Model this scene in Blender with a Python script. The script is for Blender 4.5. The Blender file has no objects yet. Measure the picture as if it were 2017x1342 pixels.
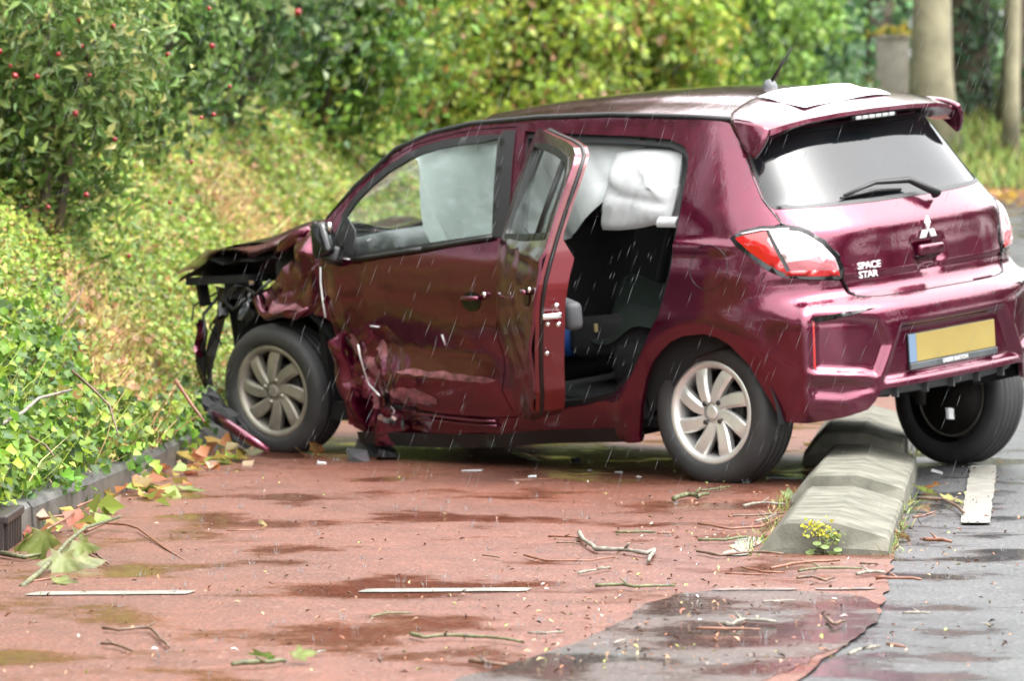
import bpy, bmesh, math, random
import numpy as np
from mathutils import Vector, Matrix, Euler
from mathutils.geometry import delaunay_2d_cdt

random.seed(7)
rng = np.random.default_rng(11)
SC = bpy.context.scene
COL = SC.collection
PI = math.pi

# ------------------------------------------------------------------ camera, sky, sun, exposure
CAM_H = 1.15
cam_d = bpy.data.cameras.new('camera')
cam = bpy.data.objects.new('camera', cam_d)
COL.objects.link(cam)
cam.location = (0, 0, CAM_H)
cam.rotation_euler = (PI / 2 - 0.03823, 0, 0)
cam_d.sensor_width = 36
cam_d.lens = 142.79
cam_d.clip_start = 0.5
cam_d.clip_end = 1000
cam_d.dof.use_dof = True
cam_d.dof.focus_distance = 12.7
cam_d.dof.aperture_fstop = 5.4
SC.camera = cam

SUN_EL, SUN_AZ = math.radians(66), math.radians(112)      # azimuth clockwise from +Y
world = bpy.data.worlds.new('World')
SC.world = world
world.use_nodes = True
wn = world.node_tree
wn.nodes.clear()
w_out = wn.nodes.new('ShaderNodeOutputWorld')
w_bg = wn.nodes.new('ShaderNodeBackground')
w_sky = wn.nodes.new('ShaderNodeTexSky')
w_sky.sky_type = 'NISHITA'
w_sky.sun_disc = False
w_sky.sun_elevation = SUN_EL
w_sky.sun_rotation = SUN_AZ
w_sky.dust_density = 5.0
w_sky.air_density = 1.0
w_hs = wn.nodes.new('ShaderNodeHueSaturation')            # overcast: the blue is greyed out
w_hs.inputs['Saturation'].default_value = 0.16
w_bg.inputs['Strength'].default_value = 0.15
wn.links.new(w_sky.outputs[0], w_hs.inputs['Color'])
wn.links.new(w_hs.outputs[0], w_bg.inputs['Color'])
wn.links.new(w_bg.outputs[0], w_out.inputs['Surface'])

sun_d = bpy.data.lights.new('sun', 'SUN')
sun_d.energy = 1.0
sun_d.angle = math.radians(150)
sun_d.color = (1.0, 0.97, 0.92)
sun = bpy.data.objects.new('sun', sun_d)
COL.objects.link(sun)
sd = Vector((math.sin(SUN_AZ) * math.cos(SUN_EL), math.cos(SUN_AZ) * math.cos(SUN_EL), math.sin(SUN_EL)))
sun.rotation_euler = (-sd).to_track_quat('-Z', 'Y').to_euler()

SC.view_settings.view_transform = 'Standard'
SC.view_settings.look = 'None'
SC.view_settings.gamma = 1
SC.view_settings.use_curve_mapping = False
SC.view_settings.exposure = 2.42
SC.render.engine = 'CYCLES'
SC.cycles.max_bounces = 8
SC.cycles.transparent_max_bounces = 16

# ------------------------------------------------------------------ materials
AL = .60                                       # wet, rain-darkened surfaces

def mat(name, col=(.5, .5, .5), rough=.5, metal=0., spec=.5, coat=0., coat_rough=.03, ior=1.5,
        var=0., vscale=8., attr=None, bump=0., bscale=60., transl=0., rvar=0.):
    if metal < .5 and max(col) < .76 and not name.startswith('airbag'):
        col = tuple(q * AL for q in col)
    m = bpy.data.materials.new(name)
    m.use_nodes = True
    nt = m.node_tree
    b = nt.nodes['Principled BSDF']
    b.inputs['Base Color'].default_value = (*col, 1)
    b.inputs['Roughness'].default_value = rough
    b.inputs['Metallic'].default_value = metal
    b.inputs['Specular IOR Level'].default_value = spec
    b.inputs['IOR'].default_value = ior
    b.inputs['Coat Weight'].default_value = coat
    b.inputs['Coat Roughness'].default_value = coat_rough
    tc = nt.nodes.new('ShaderNodeTexCoord')
    src = None
    if attr:
        a = nt.nodes.new('ShaderNodeAttribute')
        a.attribute_name = attr
        src = a.outputs['Color']
    if var:
        n = nt.nodes.new('ShaderNodeTexNoise')
        n.inputs['Scale'].default_value = vscale
        n.inputs['Detail'].default_value = 6
        nt.links.new(tc.outputs['Object'], n.inputs['Vector'])
        mr = nt.nodes.new('ShaderNodeMapRange')
        mr.inputs[1].default_value = .3
        mr.inputs[2].default_value = .7
        mr.inputs[3].default_value = 1 - var
        mr.inputs[4].default_value = 1 + var
        nt.links.new(n.outputs[0], mr.inputs[0])
        mx = nt.nodes.new('ShaderNodeMix')
        mx.data_type = 'RGBA'
        mx.blend_type = 'MULTIPLY'
        mx.inputs[0].default_value = 1
        if src is None:
            mx.inputs[6].default_value = (*col, 1)
        else:
            nt.links.new(src, mx.inputs[6])
        nt.links.new(mr.outputs[0], mx.inputs[7])
        src = mx.outputs[2]
        if rvar:
            m2 = nt.nodes.new('ShaderNodeMapRange')
            m2.inputs[1].default_value = .35
            m2.inputs[2].default_value = .65
            m2.inputs[3].default_value = max(.02, rough - rvar)
            m2.inputs[4].default_value = rough + rvar
            nt.links.new(n.outputs[0], m2.inputs[0])
            nt.links.new(m2.outputs[0], b.inputs['Roughness'])
    if src is not None:
        nt.links.new(src, b.inputs['Base Color'])
    if bump:
        n = nt.nodes.new('ShaderNodeTexNoise')
        n.inputs['Scale'].default_value = bscale
        n.inputs['Detail'].default_value = 5
        nt.links.new(tc.outputs['Object'], n.inputs['Vector'])
        bp = nt.nodes.new('ShaderNodeBump')
        bp.inputs['Strength'].default_value = bump
        bp.inputs['Distance'].default_value = .01
        nt.links.new(n.outputs[0], bp.inputs['Height'])
        nt.links.new(bp.outputs[0], b.inputs['Normal'])
    if transl:
        t = nt.nodes.new('ShaderNodeBsdfTranslucent')
        t.inputs['Color'].default_value = (*col, 1)
        if src is not None:
            nt.links.new(src, t.inputs['Color'])
        ms = nt.nodes.new('ShaderNodeMixShader')
        ms.inputs[0].default_value = transl
        nt.links.new(b.outputs[0], ms.inputs[1])
        nt.links.new(t.outputs[0], ms.inputs[2])
        nt.links.new(ms.outputs[0], nt.nodes['Material Output'].inputs['Surface'])
    return m

def glass_mat(name, tint, refl_ior=1.5, haze=0.):
    m = bpy.data.materials.new(name)
    m.use_nodes = True
    nt = m.node_tree
    nt.nodes.clear()
    o = nt.nodes.new('ShaderNodeOutputMaterial')
    t = nt.nodes.new('ShaderNodeBsdfTransparent')
    t.inputs[0].default_value = (*tint, 1)
    g = nt.nodes.new('ShaderNodeBsdfGlossy')
    g.inputs['Roughness'].default_value = .03
    f = nt.nodes.new('ShaderNodeFresnel')
    f.inputs[0].default_value = refl_ior
    ms = nt.nodes.new('ShaderNodeMixShader')
    nt.links.new(f.outputs[0], ms.inputs[0])
    nt.links.new(t.outputs[0], ms.inputs[1])
    nt.links.new(g.outputs[0], ms.inputs[2])
    res = ms
    if haze:
        d = nt.nodes.new('ShaderNodeBsdfDiffuse')
        d.inputs[0].default_value = (.40, .46, .44, 1)
        m2 = nt.nodes.new('ShaderNodeMixShader')
        m2.inputs[0].default_value = haze
        nt.links.new(ms.outputs[0], m2.inputs[1])
        nt.links.new(d.outputs[0], m2.inputs[2])
        res = m2
    nt.links.new(res.outputs[0], o.inputs['Surface'])
    return m

def wet_ground(name, col1, col2, scale, puddle, rough_dry=.48, sand=0.):
    col1, col2 = [tuple(q * AL for q in c_) for c_ in (col1, col2)]
    """wet asphalt: two tones of aggregate, and a film of water that fills the low spots"""
    m = bpy.data.materials.new(name)
    m.use_nodes = True
    nt = m.node_tree
    N, Lk = nt.nodes, nt.links
    b = N['Principled BSDF']
    tc = N.new('ShaderNodeTexCoord')
    def noise(sc, det=5, rough=.55, vec=None):
        n = N.new('ShaderNodeTexNoise')
        n.inputs['Scale'].default_value = sc
        n.inputs['Detail'].default_value = det
        n.inputs['Roughness'].default_value = rough
        Lk.new(vec or tc.outputs['Object'], n.inputs['Vector'])
        return n.outputs[0]
    def rampv(src, a, c, lo, hi):
        r = N.new('ShaderNodeMapRange')
        r.inputs[1].default_value, r.inputs[2].default_value = a, c
        r.inputs[3].default_value, r.inputs[4].default_value = lo, hi
        r.interpolation_type = 'SMOOTHSTEP'
        Lk.new(src, r.inputs[0])
        return r.outputs[0]
    def mix(fac, a, c, blend='MIX'):
        x = N.new('ShaderNodeMix')
        x.data_type = 'RGBA'
        x.blend_type = blend
        for sock, v in ((0, fac), (6, a), (7, c)):
            if isinstance(v, (int, float)):
                x.inputs[sock].default_value = v
            elif isinstance(v, tuple):
                x.inputs[sock].default_value = (*v, 1)
            else:
                Lk.new(v, x.inputs[sock])
        return x.outputs[2]
    big = noise(1.1, 4)
    mid = noise(6, 6)
    fine = noise(scale, 3, .7)
    c = mix(rampv(big, .38, .64, 0, 1), col1, col2)
    c = mix(1.0, c, mix(rampv(mid, .3, .7, 0, 1), (.86, .85, .84), (1.1, 1.1, 1.1)), 'MULTIPLY')
    # pale stones in the aggregate
    vor = N.new('ShaderNodeTexVoronoi')
    vor.inputs['Scale'].default_value = scale * .9
    Lk.new(tc.outputs['Object'], vor.inputs['Vector'])
    st = rampv(vor.outputs['Color'], .80, 1.0, 0, .40)
    c = mix(st, c, (.26, .21, .19))
    c = mix(1.0, c, mix(rampv(fine, .35, .65, 0, 1), (.6, .6, .6), (1.3, 1.3, 1.3)), 'MULTIPLY')
    Lk.new(c, b.inputs['Base Color'])
    low = noise(1.7, 5, .6)
    pud = rampv(low, puddle - .10, puddle + .12, 1, 0)
    r = rampv(pud, 0, 1, rough_dry, .10)
    Lk.new(r, b.inputs['Roughness'])
    b.inputs['IOR'].default_value = 1.45
    bp = N.new('ShaderNodeBump')
    bp.inputs['Distance'].default_value = .004
    Lk.new(vor.outputs['Distance'], bp.inputs['Height'])
    st_ = rampv(pud, 0, 1, .55, .03)
    Lk.new(st_, bp.inputs['Strength'])
    b2 = N.new('ShaderNodeBump')
    b2.inputs['Distance'].default_value = .004
    b2.inputs['Strength'].default_value = .25
    Lk.new(noise(28, 3), b2.inputs['Height'])
    Lk.new(bp.outputs[0], b2.inputs['Normal'])
    Lk.new(b2.outputs[0], b.inputs['Normal'])
    return m

M = {}
def car_paint(name, col, bump=0.):
    m = mat(name, col, rough=.22, metal=.78, coat=1., coat_rough=.03, var=.10, vscale=14., rvar=.05)
    nt = m.node_tree
    b = nt.nodes['Principled BSDF']
    b.inputs['Coat IOR'].default_value = 1.52      # lacquer under a film of water
    tc = nt.nodes.new('ShaderNodeTexCoord')
    # rain beads and runs on the lacquer
    v = nt.nodes.new('ShaderNodeTexVoronoi')
    v.inputs['Scale'].default_value = 120
    nt.links.new(tc.outputs['Object'], v.inputs['Vector'])
    n = nt.nodes.new('ShaderNodeTexNoise')
    n.inputs['Scale'].default_value = 9
    n.inputs['Detail'].default_value = 4
    mp = nt.nodes.new('ShaderNodeMapping')
    mp.inputs['Scale'].default_value = (3, 3, .5)
    nt.links.new(tc.outputs['Object'], mp.inputs['Vector'])
    nt.links.new(mp.outputs[0], n.inputs['Vector'])
    bp = nt.nodes.new('ShaderNodeBump')
    bp.inputs['Strength'].default_value = .10
    bp.inputs['Distance'].default_value = .002
    nt.links.new(v.outputs['Distance'], bp.inputs['Height'])
    b2 = nt.nodes.new('ShaderNodeBump')
    b2.inputs['Strength'].default_value = .12
    b2.inputs['Distance'].default_value = .01
    nt.links.new(n.outputs[0], b2.inputs['Height'])
    nt.links.new(bp.outputs[0], b2.inputs['Normal'])
    nt.links.new(b2.outputs[0], b.inputs['Coat Normal'])
    return m
M['paint'] = car_paint('maroon_paint', (.112, .0055, .027))
M['paint_in'] = mat('maroon_undercoat', (.20, .005, .014), rough=.3, spec=.5, coat=.6)
M['black'] = mat('black_plastic', (.012, .012, .013), rough=.45, var=.3)
M['gloss_black'] = mat('gloss_black', (.006, .006, .007), rough=.12)
M['matt_black'] = mat('black_cloth', (.005, .005, .0055), rough=.9, var=.4, bump=.3, bscale=40)
M['dark_metal'] = mat('dirty_metal', (.05, .047, .043), rough=.55, metal=.3, var=.4)
M['grey_trim'] = mat('grey_trim', (.085, .088, .095), rough=.6, var=.15)
M['tyre'] = mat('tyre_rubber', (.042, .042, .043), rough=.62, var=.35, vscale=7, bump=.15, bscale=120)
M['alloy'] = mat('alloy_silver', (.70, .69, .66), rough=.36, metal=.6, var=.12)
M['alloy_dirty'] = mat('alloy_brake_dust', (.27, .25, .21), rough=.5, metal=.55, var=.3)
M['badge'] = mat('satin_chrome', (.80, .80, .80), rough=.3, metal=.35)
M['chrome'] = mat('chrome', (.75, .75, .76), rough=.12, metal=1.)
M['airbag_dimmed'] = mat('airbag_cloth_dimmed', (.57, .585, .59), rough=.8, var=.05, bump=.9, bscale=9, transl=.42)  # same cloth, colour toned down where daylight would overexpose it
M['airbag'] = mat('airbag_cloth_brightened', (.76, .80, .80), rough=.8, var=.05, bump=.9, bscale=9, transl=.42)  # same cloth, colour lightened to make up for dim cabin light
M['rear_glass'] = mat('dark_wet_glass', (.01, .012, .014), rough=.05, ior=1.52, spec=.5, var=.2)
M['glass'] = glass_mat('clear_glass', (.90, .97, .95), 1.5, haze=.03)
M['windscreen'] = glass_mat('windscreen_glass', (.90, .96, .93), 1.35, haze=.03)
M['lens_red'] = mat('red_lens', (.62, .010, .010), rough=.08, coat=1.)
M['lens_pink'] = mat('pink_lens', (.70, .20, .23), rough=.10, metal=.2, coat=1., var=.2, vscale=22)
M['lens_clear'] = mat('clear_lens', (.62, .46, .48), rough=.10, metal=.25, coat=1., var=.22, vscale=22)
M['plate'] = mat('yellow_plate', (.42, .32, .10), rough=.35, var=.06)
M['plate_blue'] = mat('blue_plate_band', (.20, .29, .42), rough=.35)
M['white'] = mat('white_paper', (.86, .87, .88), rough=.6)
M['print'] = mat('white_print', (.75, .75, .75), rough=.5)
M['blue'] = mat('blue_cloth', (.008, .10, .42), rough=.6, var=.2)
M['green_cloth'] = mat('dark_green_cloth', (.004, .014, .008), rough=.9, var=.4)
M['bag'] = mat('dark_grey_cloth', (.013, .0125, .0135), rough=.85, var=.4, bump=.3, bscale=30)
M['tan'] = mat('tan_tag', (.55, .45, .22), rough=.6)
M['concrete'] = mat('weathered_concrete', (.185, .180, .145), rough=.92, spec=.2, var=.40, vscale=9, bump=.22, bscale=90)
M['kerb'] = mat('dark_kerb_concrete', (.115, .112, .105), rough=.45, var=.5, vscale=7, bump=.4, bscale=80)
M['iron'] = mat('cast_iron', (.055, .043, .038), rough=.5, metal=.4, var=.4)
M['pillar'] = mat('rendered_pillar', (.36, .33, .27), rough=.85, var=.2)
M['path'] = wet_ground('wet_red_asphalt', (.195, .070, .043), (.165, .062, .040), 90, .425)
M['road'] = wet_ground('wet_grey_asphalt', (.085, .087, .09), (.060, .062, .066), 75, .45)
M['line'] = mat('road_paint', (.26, .25, .215), rough=.5, var=.3, vscale=14, bump=.4, bscale=90)
M['soil'] = mat('verge_soil', (.060, .048, .022), rough=.9, var=.5, vscale=4, bump=.8, bscale=18)
M['leaf'] = mat('leaf', (.1, .1, .1), rough=.42, attr='col', transl=.40, spec=.35)
M['leaf_wet'] = mat('wet_ivy_leaf', (.1, .1, .1), rough=.42, attr='col', transl=.35, spec=.3)
M['stalk'] = mat('dry_stalk', (.2, .1, .05), rough=.7, attr='col')
M['bark'] = mat('bark', (.13, .105, .07), rough=.85, var=.5, vscale=6, bump=.9, bscale=14)
M['bark_pale'] = mat('pale_bark', (.33, .30, .19), rough=.85, var=.4, vscale=3, bump=.8, bscale=9)
M['twig'] = mat('twig_bark', (.15, .085, .05), rough=.5, var=.5, vscale=40)
M['twig_red'] = mat('reddish_twig', (.24, .095, .05), rough=.45, var=.35, vscale=40)
M['twig_moss'] = mat('mossy_twig', (.13, .135, .055), rough=.6, var=.6, vscale=45)
M['twig_grey'] = mat('lichen_twig', (.26, .235, .19), rough=.6, var=.5, vscale=50)
M['berry'] = mat('red_berry', (.30, .010, .012), rough=.25, var=.2)
M['lamp_white'] = mat('pale_lamp_strip', (.72, .74, .72), rough=.15, coat=1.)
M['reflector'] = mat('red_reflector', (.62, .015, .012), rough=.15, coat=1.)
M['scuff'] = mat('scuffed_paint', (.40, .15, .19), rough=.42, metal=.45, coat=.5, var=.75, vscale=26, bump=.3, bscale=50)
M['shard'] = mat('grey_plastic_shard', (.10, .11, .115), rough=.2, var=.3)
M['water'] = mat('rain_water', (.50, .53, .55), rough=.25, spec=.8, transl=.5)

# ------------------------------------------------------------------ object helpers
def mesh_obj(name, verts, faces, m, parent=None, smooth=True, colors=None):
    me = bpy.data.meshes.new(name)
    v = np.asarray(verts, dtype=np.float32)
    if isinstance(faces, np.ndarray):
        k = faces.shape[1]
        me.vertices.add(len(v))
        me.vertices.foreach_set('co', v.ravel())
        me.loops.add(faces.size)
        me.loops.foreach_set('vertex_index', faces.astype(np.int32).ravel())
        me.polygons.add(len(faces))
        me.polygons.foreach_set('loop_start', np.arange(0, faces.size, k, dtype=np.int32))
        me.polygons.foreach_set('loop_total', np.full(len(faces), k, dtype=np.int32))
        me.update(calc_edges=True)
        me.validate()
    else:
        me.from_pydata(v.tolist(), [], faces)
        me.update()
    if colors is not None:
        a = me.color_attributes.new('col', 'FLOAT_COLOR', 'POINT')
        c = np.ones((len(v), 4), dtype=np.float32)
        c[:, :3] = colors
        a.data.foreach_set('color', c.ravel())
    if smooth is not None:
        me.polygons.foreach_set('use_smooth', np.full(len(me.polygons), bool(smooth)))
    me.materials.append(M[m] if isinstance(m, str) else m)
    o = bpy.data.objects.new(name, me)
    COL.objects.link(o)
    if parent is not None:
        o.parent = parent
    return o

def empty(name, loc=(0, 0, 0), rot=(0, 0, 0)):
    o = bpy.data.objects.new(name, None)
    o.empty_display_size = .1
    o.location = loc
    o.rotation_euler = rot
    COL.objects.link(o)
    return o

def tag(o, label=None, cat=None, group=None, kind=None):
    for k, v in (('label', label), ('category', cat), ('group', group), ('kind', kind)):
        if v:
            o[k] = v
    return o

class MB:
    """collects simple shapes into one mesh"""
    def __init__(s):
        s.v, s.f = [], []
    def add(s, v, f):
        n = len(s.v)
        s.v += [tuple(map(float, p)) for p in v]
        s.f += [tuple(i + n for i in q) for q in f]
        return s
    def box(s, c, d, rot=None, top=1., bev=0.):
        x, y, z = d[0] / 2, d[1] / 2, d[2] / 2
        if bev:
            bm = bmesh.new()
            bmesh.ops.create_cube(bm, size=1)
            for v in bm.verts:
                t = top if v.co.z > 0 else 1
                v.co = Vector((v.co.x * d[0] * t, v.co.y * d[1] * t, v.co.z * d[2]))
            bmesh.ops.bevel(bm, geom=bm.edges[:], offset=bev, segments=3, affect='EDGES', profile=.5)
            vs = [v.co.copy() for v in bm.verts]
            bm.verts.index_update()
            fs = [[v.index for v in f.verts] for f in bm.faces]
            bm.free()
        else:
            vs = [Vector((sx * x * (top if sz > 0 else 1), sy * y * (top if sz > 0 else 1), sz * z)) for sz in (-1, 1) for sy in (-1, 1) for sx in (-1, 1)]
            fs = [(0, 2, 3, 1), (4, 5, 7, 6), (0, 1, 5, 4), (2, 6, 7, 3), (0, 4, 6, 2), (1, 3, 7, 5)]
        R = Euler(rot).to_matrix() if rot else Matrix.Identity(3)
        return s.add([R @ v + Vector(c) for v in vs], fs)
    def tube(s, pts, r, n=8, cap=True):
        pts = [Vector(p) for p in pts]
        rr = r if isinstance(r, (list, tuple)) else [r] * len(pts)
        base = len(s.v)
        up = Vector((0, 0, 1))
        vs, fs = [], []
        for i, p in enumerate(pts):
            t = (pts[min(i + 1, len(pts) - 1)] - pts[max(i - 1, 0)]).normalized()
            a = t.cross(up if abs(t.z) < .9 else Vector((1, 0, 0))).normalized()
            b = t.cross(a)
            for k in range(n):
                an = 2 * PI * k / n
                vs.append(p + (a * math.cos(an) + b * math.sin(an)) * rr[i])
        for i in range(len(pts) - 1):
            for k in range(n):
                k2 = (k + 1) % n
                fs.append((i * n + k, i * n + k2, (i + 1) * n + k2, (i + 1) * n + k))
        if cap:
            fs.append(tuple(range(n))[::-1])
            fs.append(tuple((len(pts) - 1) * n + k for k in range(n)))
        return s.add(vs, fs)
    def lathe(s, prof, n=32, axis='y', c=(0, 0, 0), closed=False):
        """prof: list of (r, a) ; a along the axis"""
        vs, fs = [], []
        for k in range(n):
            an = 2 * PI * k / n
            ca, sa = math.cos(an), math.sin(an)
            for r, a in prof:
                if axis == 'y':
                    vs.append((c[0] + r * ca, c[1] + a, c[2] + r * sa))
                elif axis == 'z':
                    vs.append((c[0] + r * ca, c[1] + r * sa, c[2] + a))
                else:
                    vs.append((c[0] + a, c[1] + r * ca, c[2] + r * sa))
        m = len(prof)
        for k in range(n):
            k2 = (k + 1) % n
            for j in range(m if closed else m - 1):
                j2 = (j + 1) % m
                fs.append((k * m + j, k2 * m + j, k2 * m + j2, k * m + j2))
        return s.add(vs, fs)
    def build(s, name, m, parent=None, smooth=False):
        return mesh_obj(name, s.v, s.f, m, parent, smooth)

# ---- filling an outline with a fine, even triangle mesh
def seg_dist(P, poly):
    a = np.asarray(poly, float)
    b = np.roll(a, -1, 0)
    d = np.full(len(P), 9.)
    for p, q in zip(a, b):
        e = q - p
        L = e @ e
        if L < 1e-12:
            continue
        t = np.clip(((P - p) @ e) / L, 0, 1)
        d = np.minimum(d, np.hypot(*(P - p - t[:, None] * e).T))
    return d

def inside(P, poly):
    a = np.asarray(poly, float)
    b = np.roll(a, -1, 0)
    r = np.zeros(len(P), bool)
    x, y = P.T
    for p, q in zip(a, b):
        c = (p[1] > y) != (q[1] > y)
        if c.any():
            r ^= c & (x < (q[0] - p[0]) * (y - p[1]) / (q[1] - p[1] + 1e-15) + p[0])
    return r

def sdist(P, poly):
    d = seg_dist(P, poly)
    return np.where(inside(P, poly), -d, d)

def resample(poly, step):
    out = []
    a = [np.array(p, float) for p in poly]
    for p, q in zip(a, a[1:] + a[:1]):
        n = max(1, int(math.ceil(np.hypot(*(q - p)) / step)))
        out += [p + (q - p) * i / n for i in range(n)]
    return np.array(out)

def smooth_poly(poly, it=2):
    a = np.array(poly, float)
    for _ in range(it):
        b = np.roll(a, -1, 0)
        a = np.stack([a * .75 + b * .25, a * .25 + b * .75], 1).reshape(-1, 2)
    return a

def fill(outline, holes=(), step=.02):
    loops = [resample(outline, step)] + [resample(h, step) for h in holes]
    o = np.array(outline, float)
    lo, hi = o.min(0), o.max(0)
    gx, gy = np.meshgrid(np.arange(lo[0], hi[0], step), np.arange(lo[1], hi[1], step * .87))
    gx[1::2] += step / 2
    P = np.stack([gx.ravel(), gy.ravel()], 1)
    P = P + rng.uniform(-1, 1, P.shape) * step * .02
    k = inside(P, o)
    for h in holes:
        k &= ~inside(P, h)
    P = P[k]
    for l in loops:
        if len(P):
            P = P[seg_dist(P, l) > step * .45]
    pts, edges = [], []
    for l in loops:
        n = len(pts)
        pts += [tuple(p) for p in l]
        edges += [(n + i, n + (i + 1) % len(l)) for i in range(len(l))]
    pts += [tuple(p) for p in P]
    r = delaunay_2d_cdt([Vector(p) for p in pts], edges, [], 0, 1e-6)
    V = np.array([(p.x, p.y) for p in r[0]])
    T = np.array([f for f in r[2] if len(f) == 3])
    c = V[T].mean(1)
    k = inside(c, o)
    for h in holes:
        k &= ~inside(c, h)
    T = T[k]
    # boundary edges
    return V, T

def boundary_edges(T):
    from collections import Counter
    cnt = Counter()
    order = {}
    for t in T.tolist():
        for i in range(3):
            a, b = t[i], t[(i + 1) % 3]
            cnt[(min(a, b), max(a, b))] += 1
            order[(min(a, b), max(a, b))] = (a, b)
    return [order[e] for e, n in cnt.items() if n == 1]

def panel(name, outline, m, parent, lift, holes=(), step=.02, skirt=.014, off=0., flip=False):
    """a sheet with returned edges: lift(uv, off) -> xyz"""
    V, T = fill(outline, holes, step)
    X = lift(V, off)
    verts = X.tolist()
    faces = T.tolist()
    if skirt:
        Y = lift(V, off - skirt)
        be = boundary_edges(T)
        n = len(verts)
        idx = {}
        for a, b in be:
            for q in (a, b):
                if q not in idx:
                    idx[q] = n + 2 * len(idx)
                    verts += [X[q].tolist(), Y[q].tolist()]
            faces.append([idx[b], idx[a], idx[a] + 1, idx[b] + 1])
    n_ = lift(V, off + .01) - X
    t3 = X[T]
    fn = np.cross(t3[:, 1] - t3[:, 0], t3[:, 2] - t3[:, 0])
    if np.sum(fn * n_[T].mean(1)) < 0:                  # faces look outward
        faces = [f[::-1] for f in faces]
    return mesh_obj(name, verts, faces, m, parent, True)

# ------------------------------------------------------------------ terrain
def xk(y):                                   # kerb line on the left
    return -1.61 + .07 * (y - 12.8)

def rise(y):
    t = np.clip((np.asarray(y, float) - 23) / 22, 0, 1)
    return 1.05 * t * t * (3 - 2 * t)

def ground_z(x, y):
    x, y = np.asarray(x, float), np.asarray(y, float)
    e = xk(y) - x
    k = np.clip((y - 26) / 14, 0, 1)
    # verge bank on the left of the kerb; it swings round in front of the far end of the road
    e2 = np.where(y > 26, e + 9.5 * k ** 2 * np.clip((x + 2) / 8, 0, 1.2) * 0, e)
    b = np.clip(e2 - .22, 0, None)
    bank = np.where(e2 > 0, .11 + np.where(b < 1.45, b * .98, 1.42 + (b - 1.45) * .25), 0)
    far = np.clip((y - 45.5) / 5.5, 0, 1) * 1.15
    return rise(y) + np.maximum(bank, far)

def gp(px, py, z=0.):                         # point of the flat roadway under a spot of the photograph
    d = 8000 * (CAM_H - z) / (py - 365.)
    return np.array([(px - 1008.5) / 8000 * d, d, z])

def grid_sheet(name, xs, ys, zf, m, kind='structure'):
    X, Y = np.meshgrid(xs, ys)
    Z = zf(X, Y)
    v = np.stack([X, Y, Z], -1).reshape(-1, 3)
    nx, ny = len(xs), len(ys)
    i = np.arange((nx - 1) * (ny - 1))
    r, c = i // (nx - 1), i % (nx - 1)
    a = r * nx + c
    f = np.stack([a, a + 1, a + nx + 1, a + nx], 1)
    o = mesh_obj(name, v, f, m, None, True)
    tag(o, kind=kind)
    return o

ys_r = np.concatenate([np.arange(-60, 22, 4.), np.arange(22, 47, 1.), [47, 60, 200, 900]])
road = grid_sheet('road', np.concatenate([[-1.75], np.linspace(-1.2, 14, 12)]), np.arange(-40, 46.1, 1.5), lambda x, y: rise(y) + 0 * x, 'road')
road['label'] = 'wet grey asphalt road'

def path_outline():
    left = [(xk(y) - .05, y) for y in np.arange(4, 40, 1.)]
    right = [(xk(38.) + 2.4 + .35, 38.), (2.3, 24.), (1.95, 20.), (1.62, 17.), (1.32, 14.), (1.18, 12.52), (1.07, 11.57), (.96, 10.64), (.81, 10.0), (.68, 9.42), (.45, 8.6), (.2, 7.6), (0, 6)]
    p = np.array(left + right)
    q = resample(p, .13)
    jit = np.where(q[:, 0] > 0.2, 1., 0.)[:, None]
    return smooth_poly(q + rng.normal(0, .006, q.shape) * jit, 1)
po = path_outline()
V, T = fill(po, (), .5)
pm = M['path']
path = mesh_obj('bike_path', np.column_stack([V, rise(V[:, 1]) + .006]), T.tolist(), 'path', None, False)
tag(path, 'red asphalt cycle path, wet', kind='structure')
# grey worn wedge where the red coating has gone
def wear(name, pts, z, m='road'):
    q = resample(smooth_poly(pts, 2), .09)
    q = smooth_poly(q + rng.normal(0, .007, q.shape), 1)
    V, T = fill(q, (), .3)
    return tag(mesh_obj(name, np.column_stack([V, np.full(len(V), z)]), T.tolist(), m, None, False), kind='structure')
M['worn'] = wet_ground('worn_red_asphalt', (.105, .066, .056), (.078, .072, .066), 85, .50)
wear('worn_asphalt', [(.42, 11.35), (.66, 11.42), (1.0, 11.35), (.98, 10.7), (.83, 10.05), (.64, 9.5), (.3, 8.6), (0.1, 7.8), (-.3, 8.0), (-.2, 9.2), (.02, 9.7), (.24, 10.35)], .0075, 'worn')

# verge
def verge_sheet():
    es = np.concatenate([[.05, .10, .16, .22, .30], np.linspace(.4, 2.4, 18), np.linspace(2.8, 12, 8)])
    ys_ = np.arange(2, 47, .5)
    E_, Y_ = np.meshgrid(es, ys_)
    X_ = xk(Y_) - E_
    v = np.stack([X_, Y_, ground_z(X_, Y_) - .012], -1).reshape(-1, 3)
    nx, ny = len(es), len(ys_)
    i = np.arange((nx - 1) * (ny - 1))
    a = (i // (nx - 1)) * nx + i % (nx - 1)
    return tag(mesh_obj('verge', v, np.stack([a, a + 1, a + nx + 1, a + nx], 1), 'soil', None, True), kind='structure')
verge = verge_sheet()
verge['label'] = 'sloping verge of bare soil under the ground cover'
ybank = np.concatenate([np.arange(44.5, 56, .8), [58, 66, 80, 110]])
far = grid_sheet('grass_bank', np.concatenate([np.linspace(-110, -30, 6), np.linspace(-15, 25, 60), np.linspace(40, 110, 6)]), ybank,
                 lambda x, y: ground_z(np.maximum(x, 0 * x + xk(y) + .3), y) + .1 * np.sin(x * 1.3) * np.clip((y - 46) / 3, 0, 1) + np.clip((y - 60) * .03, 0, 12) - .02, 'soil')
far['label'] = 'low grassy bank across the end of the road'
base = grid_sheet('ground', [-120, -60, -14, 14, 60, 120], [-120, -60, 0, 20, 44, 60, 120], lambda x, y: np.where(y > 50, -.2, -.15) + 0 * x, 'soil')
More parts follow.
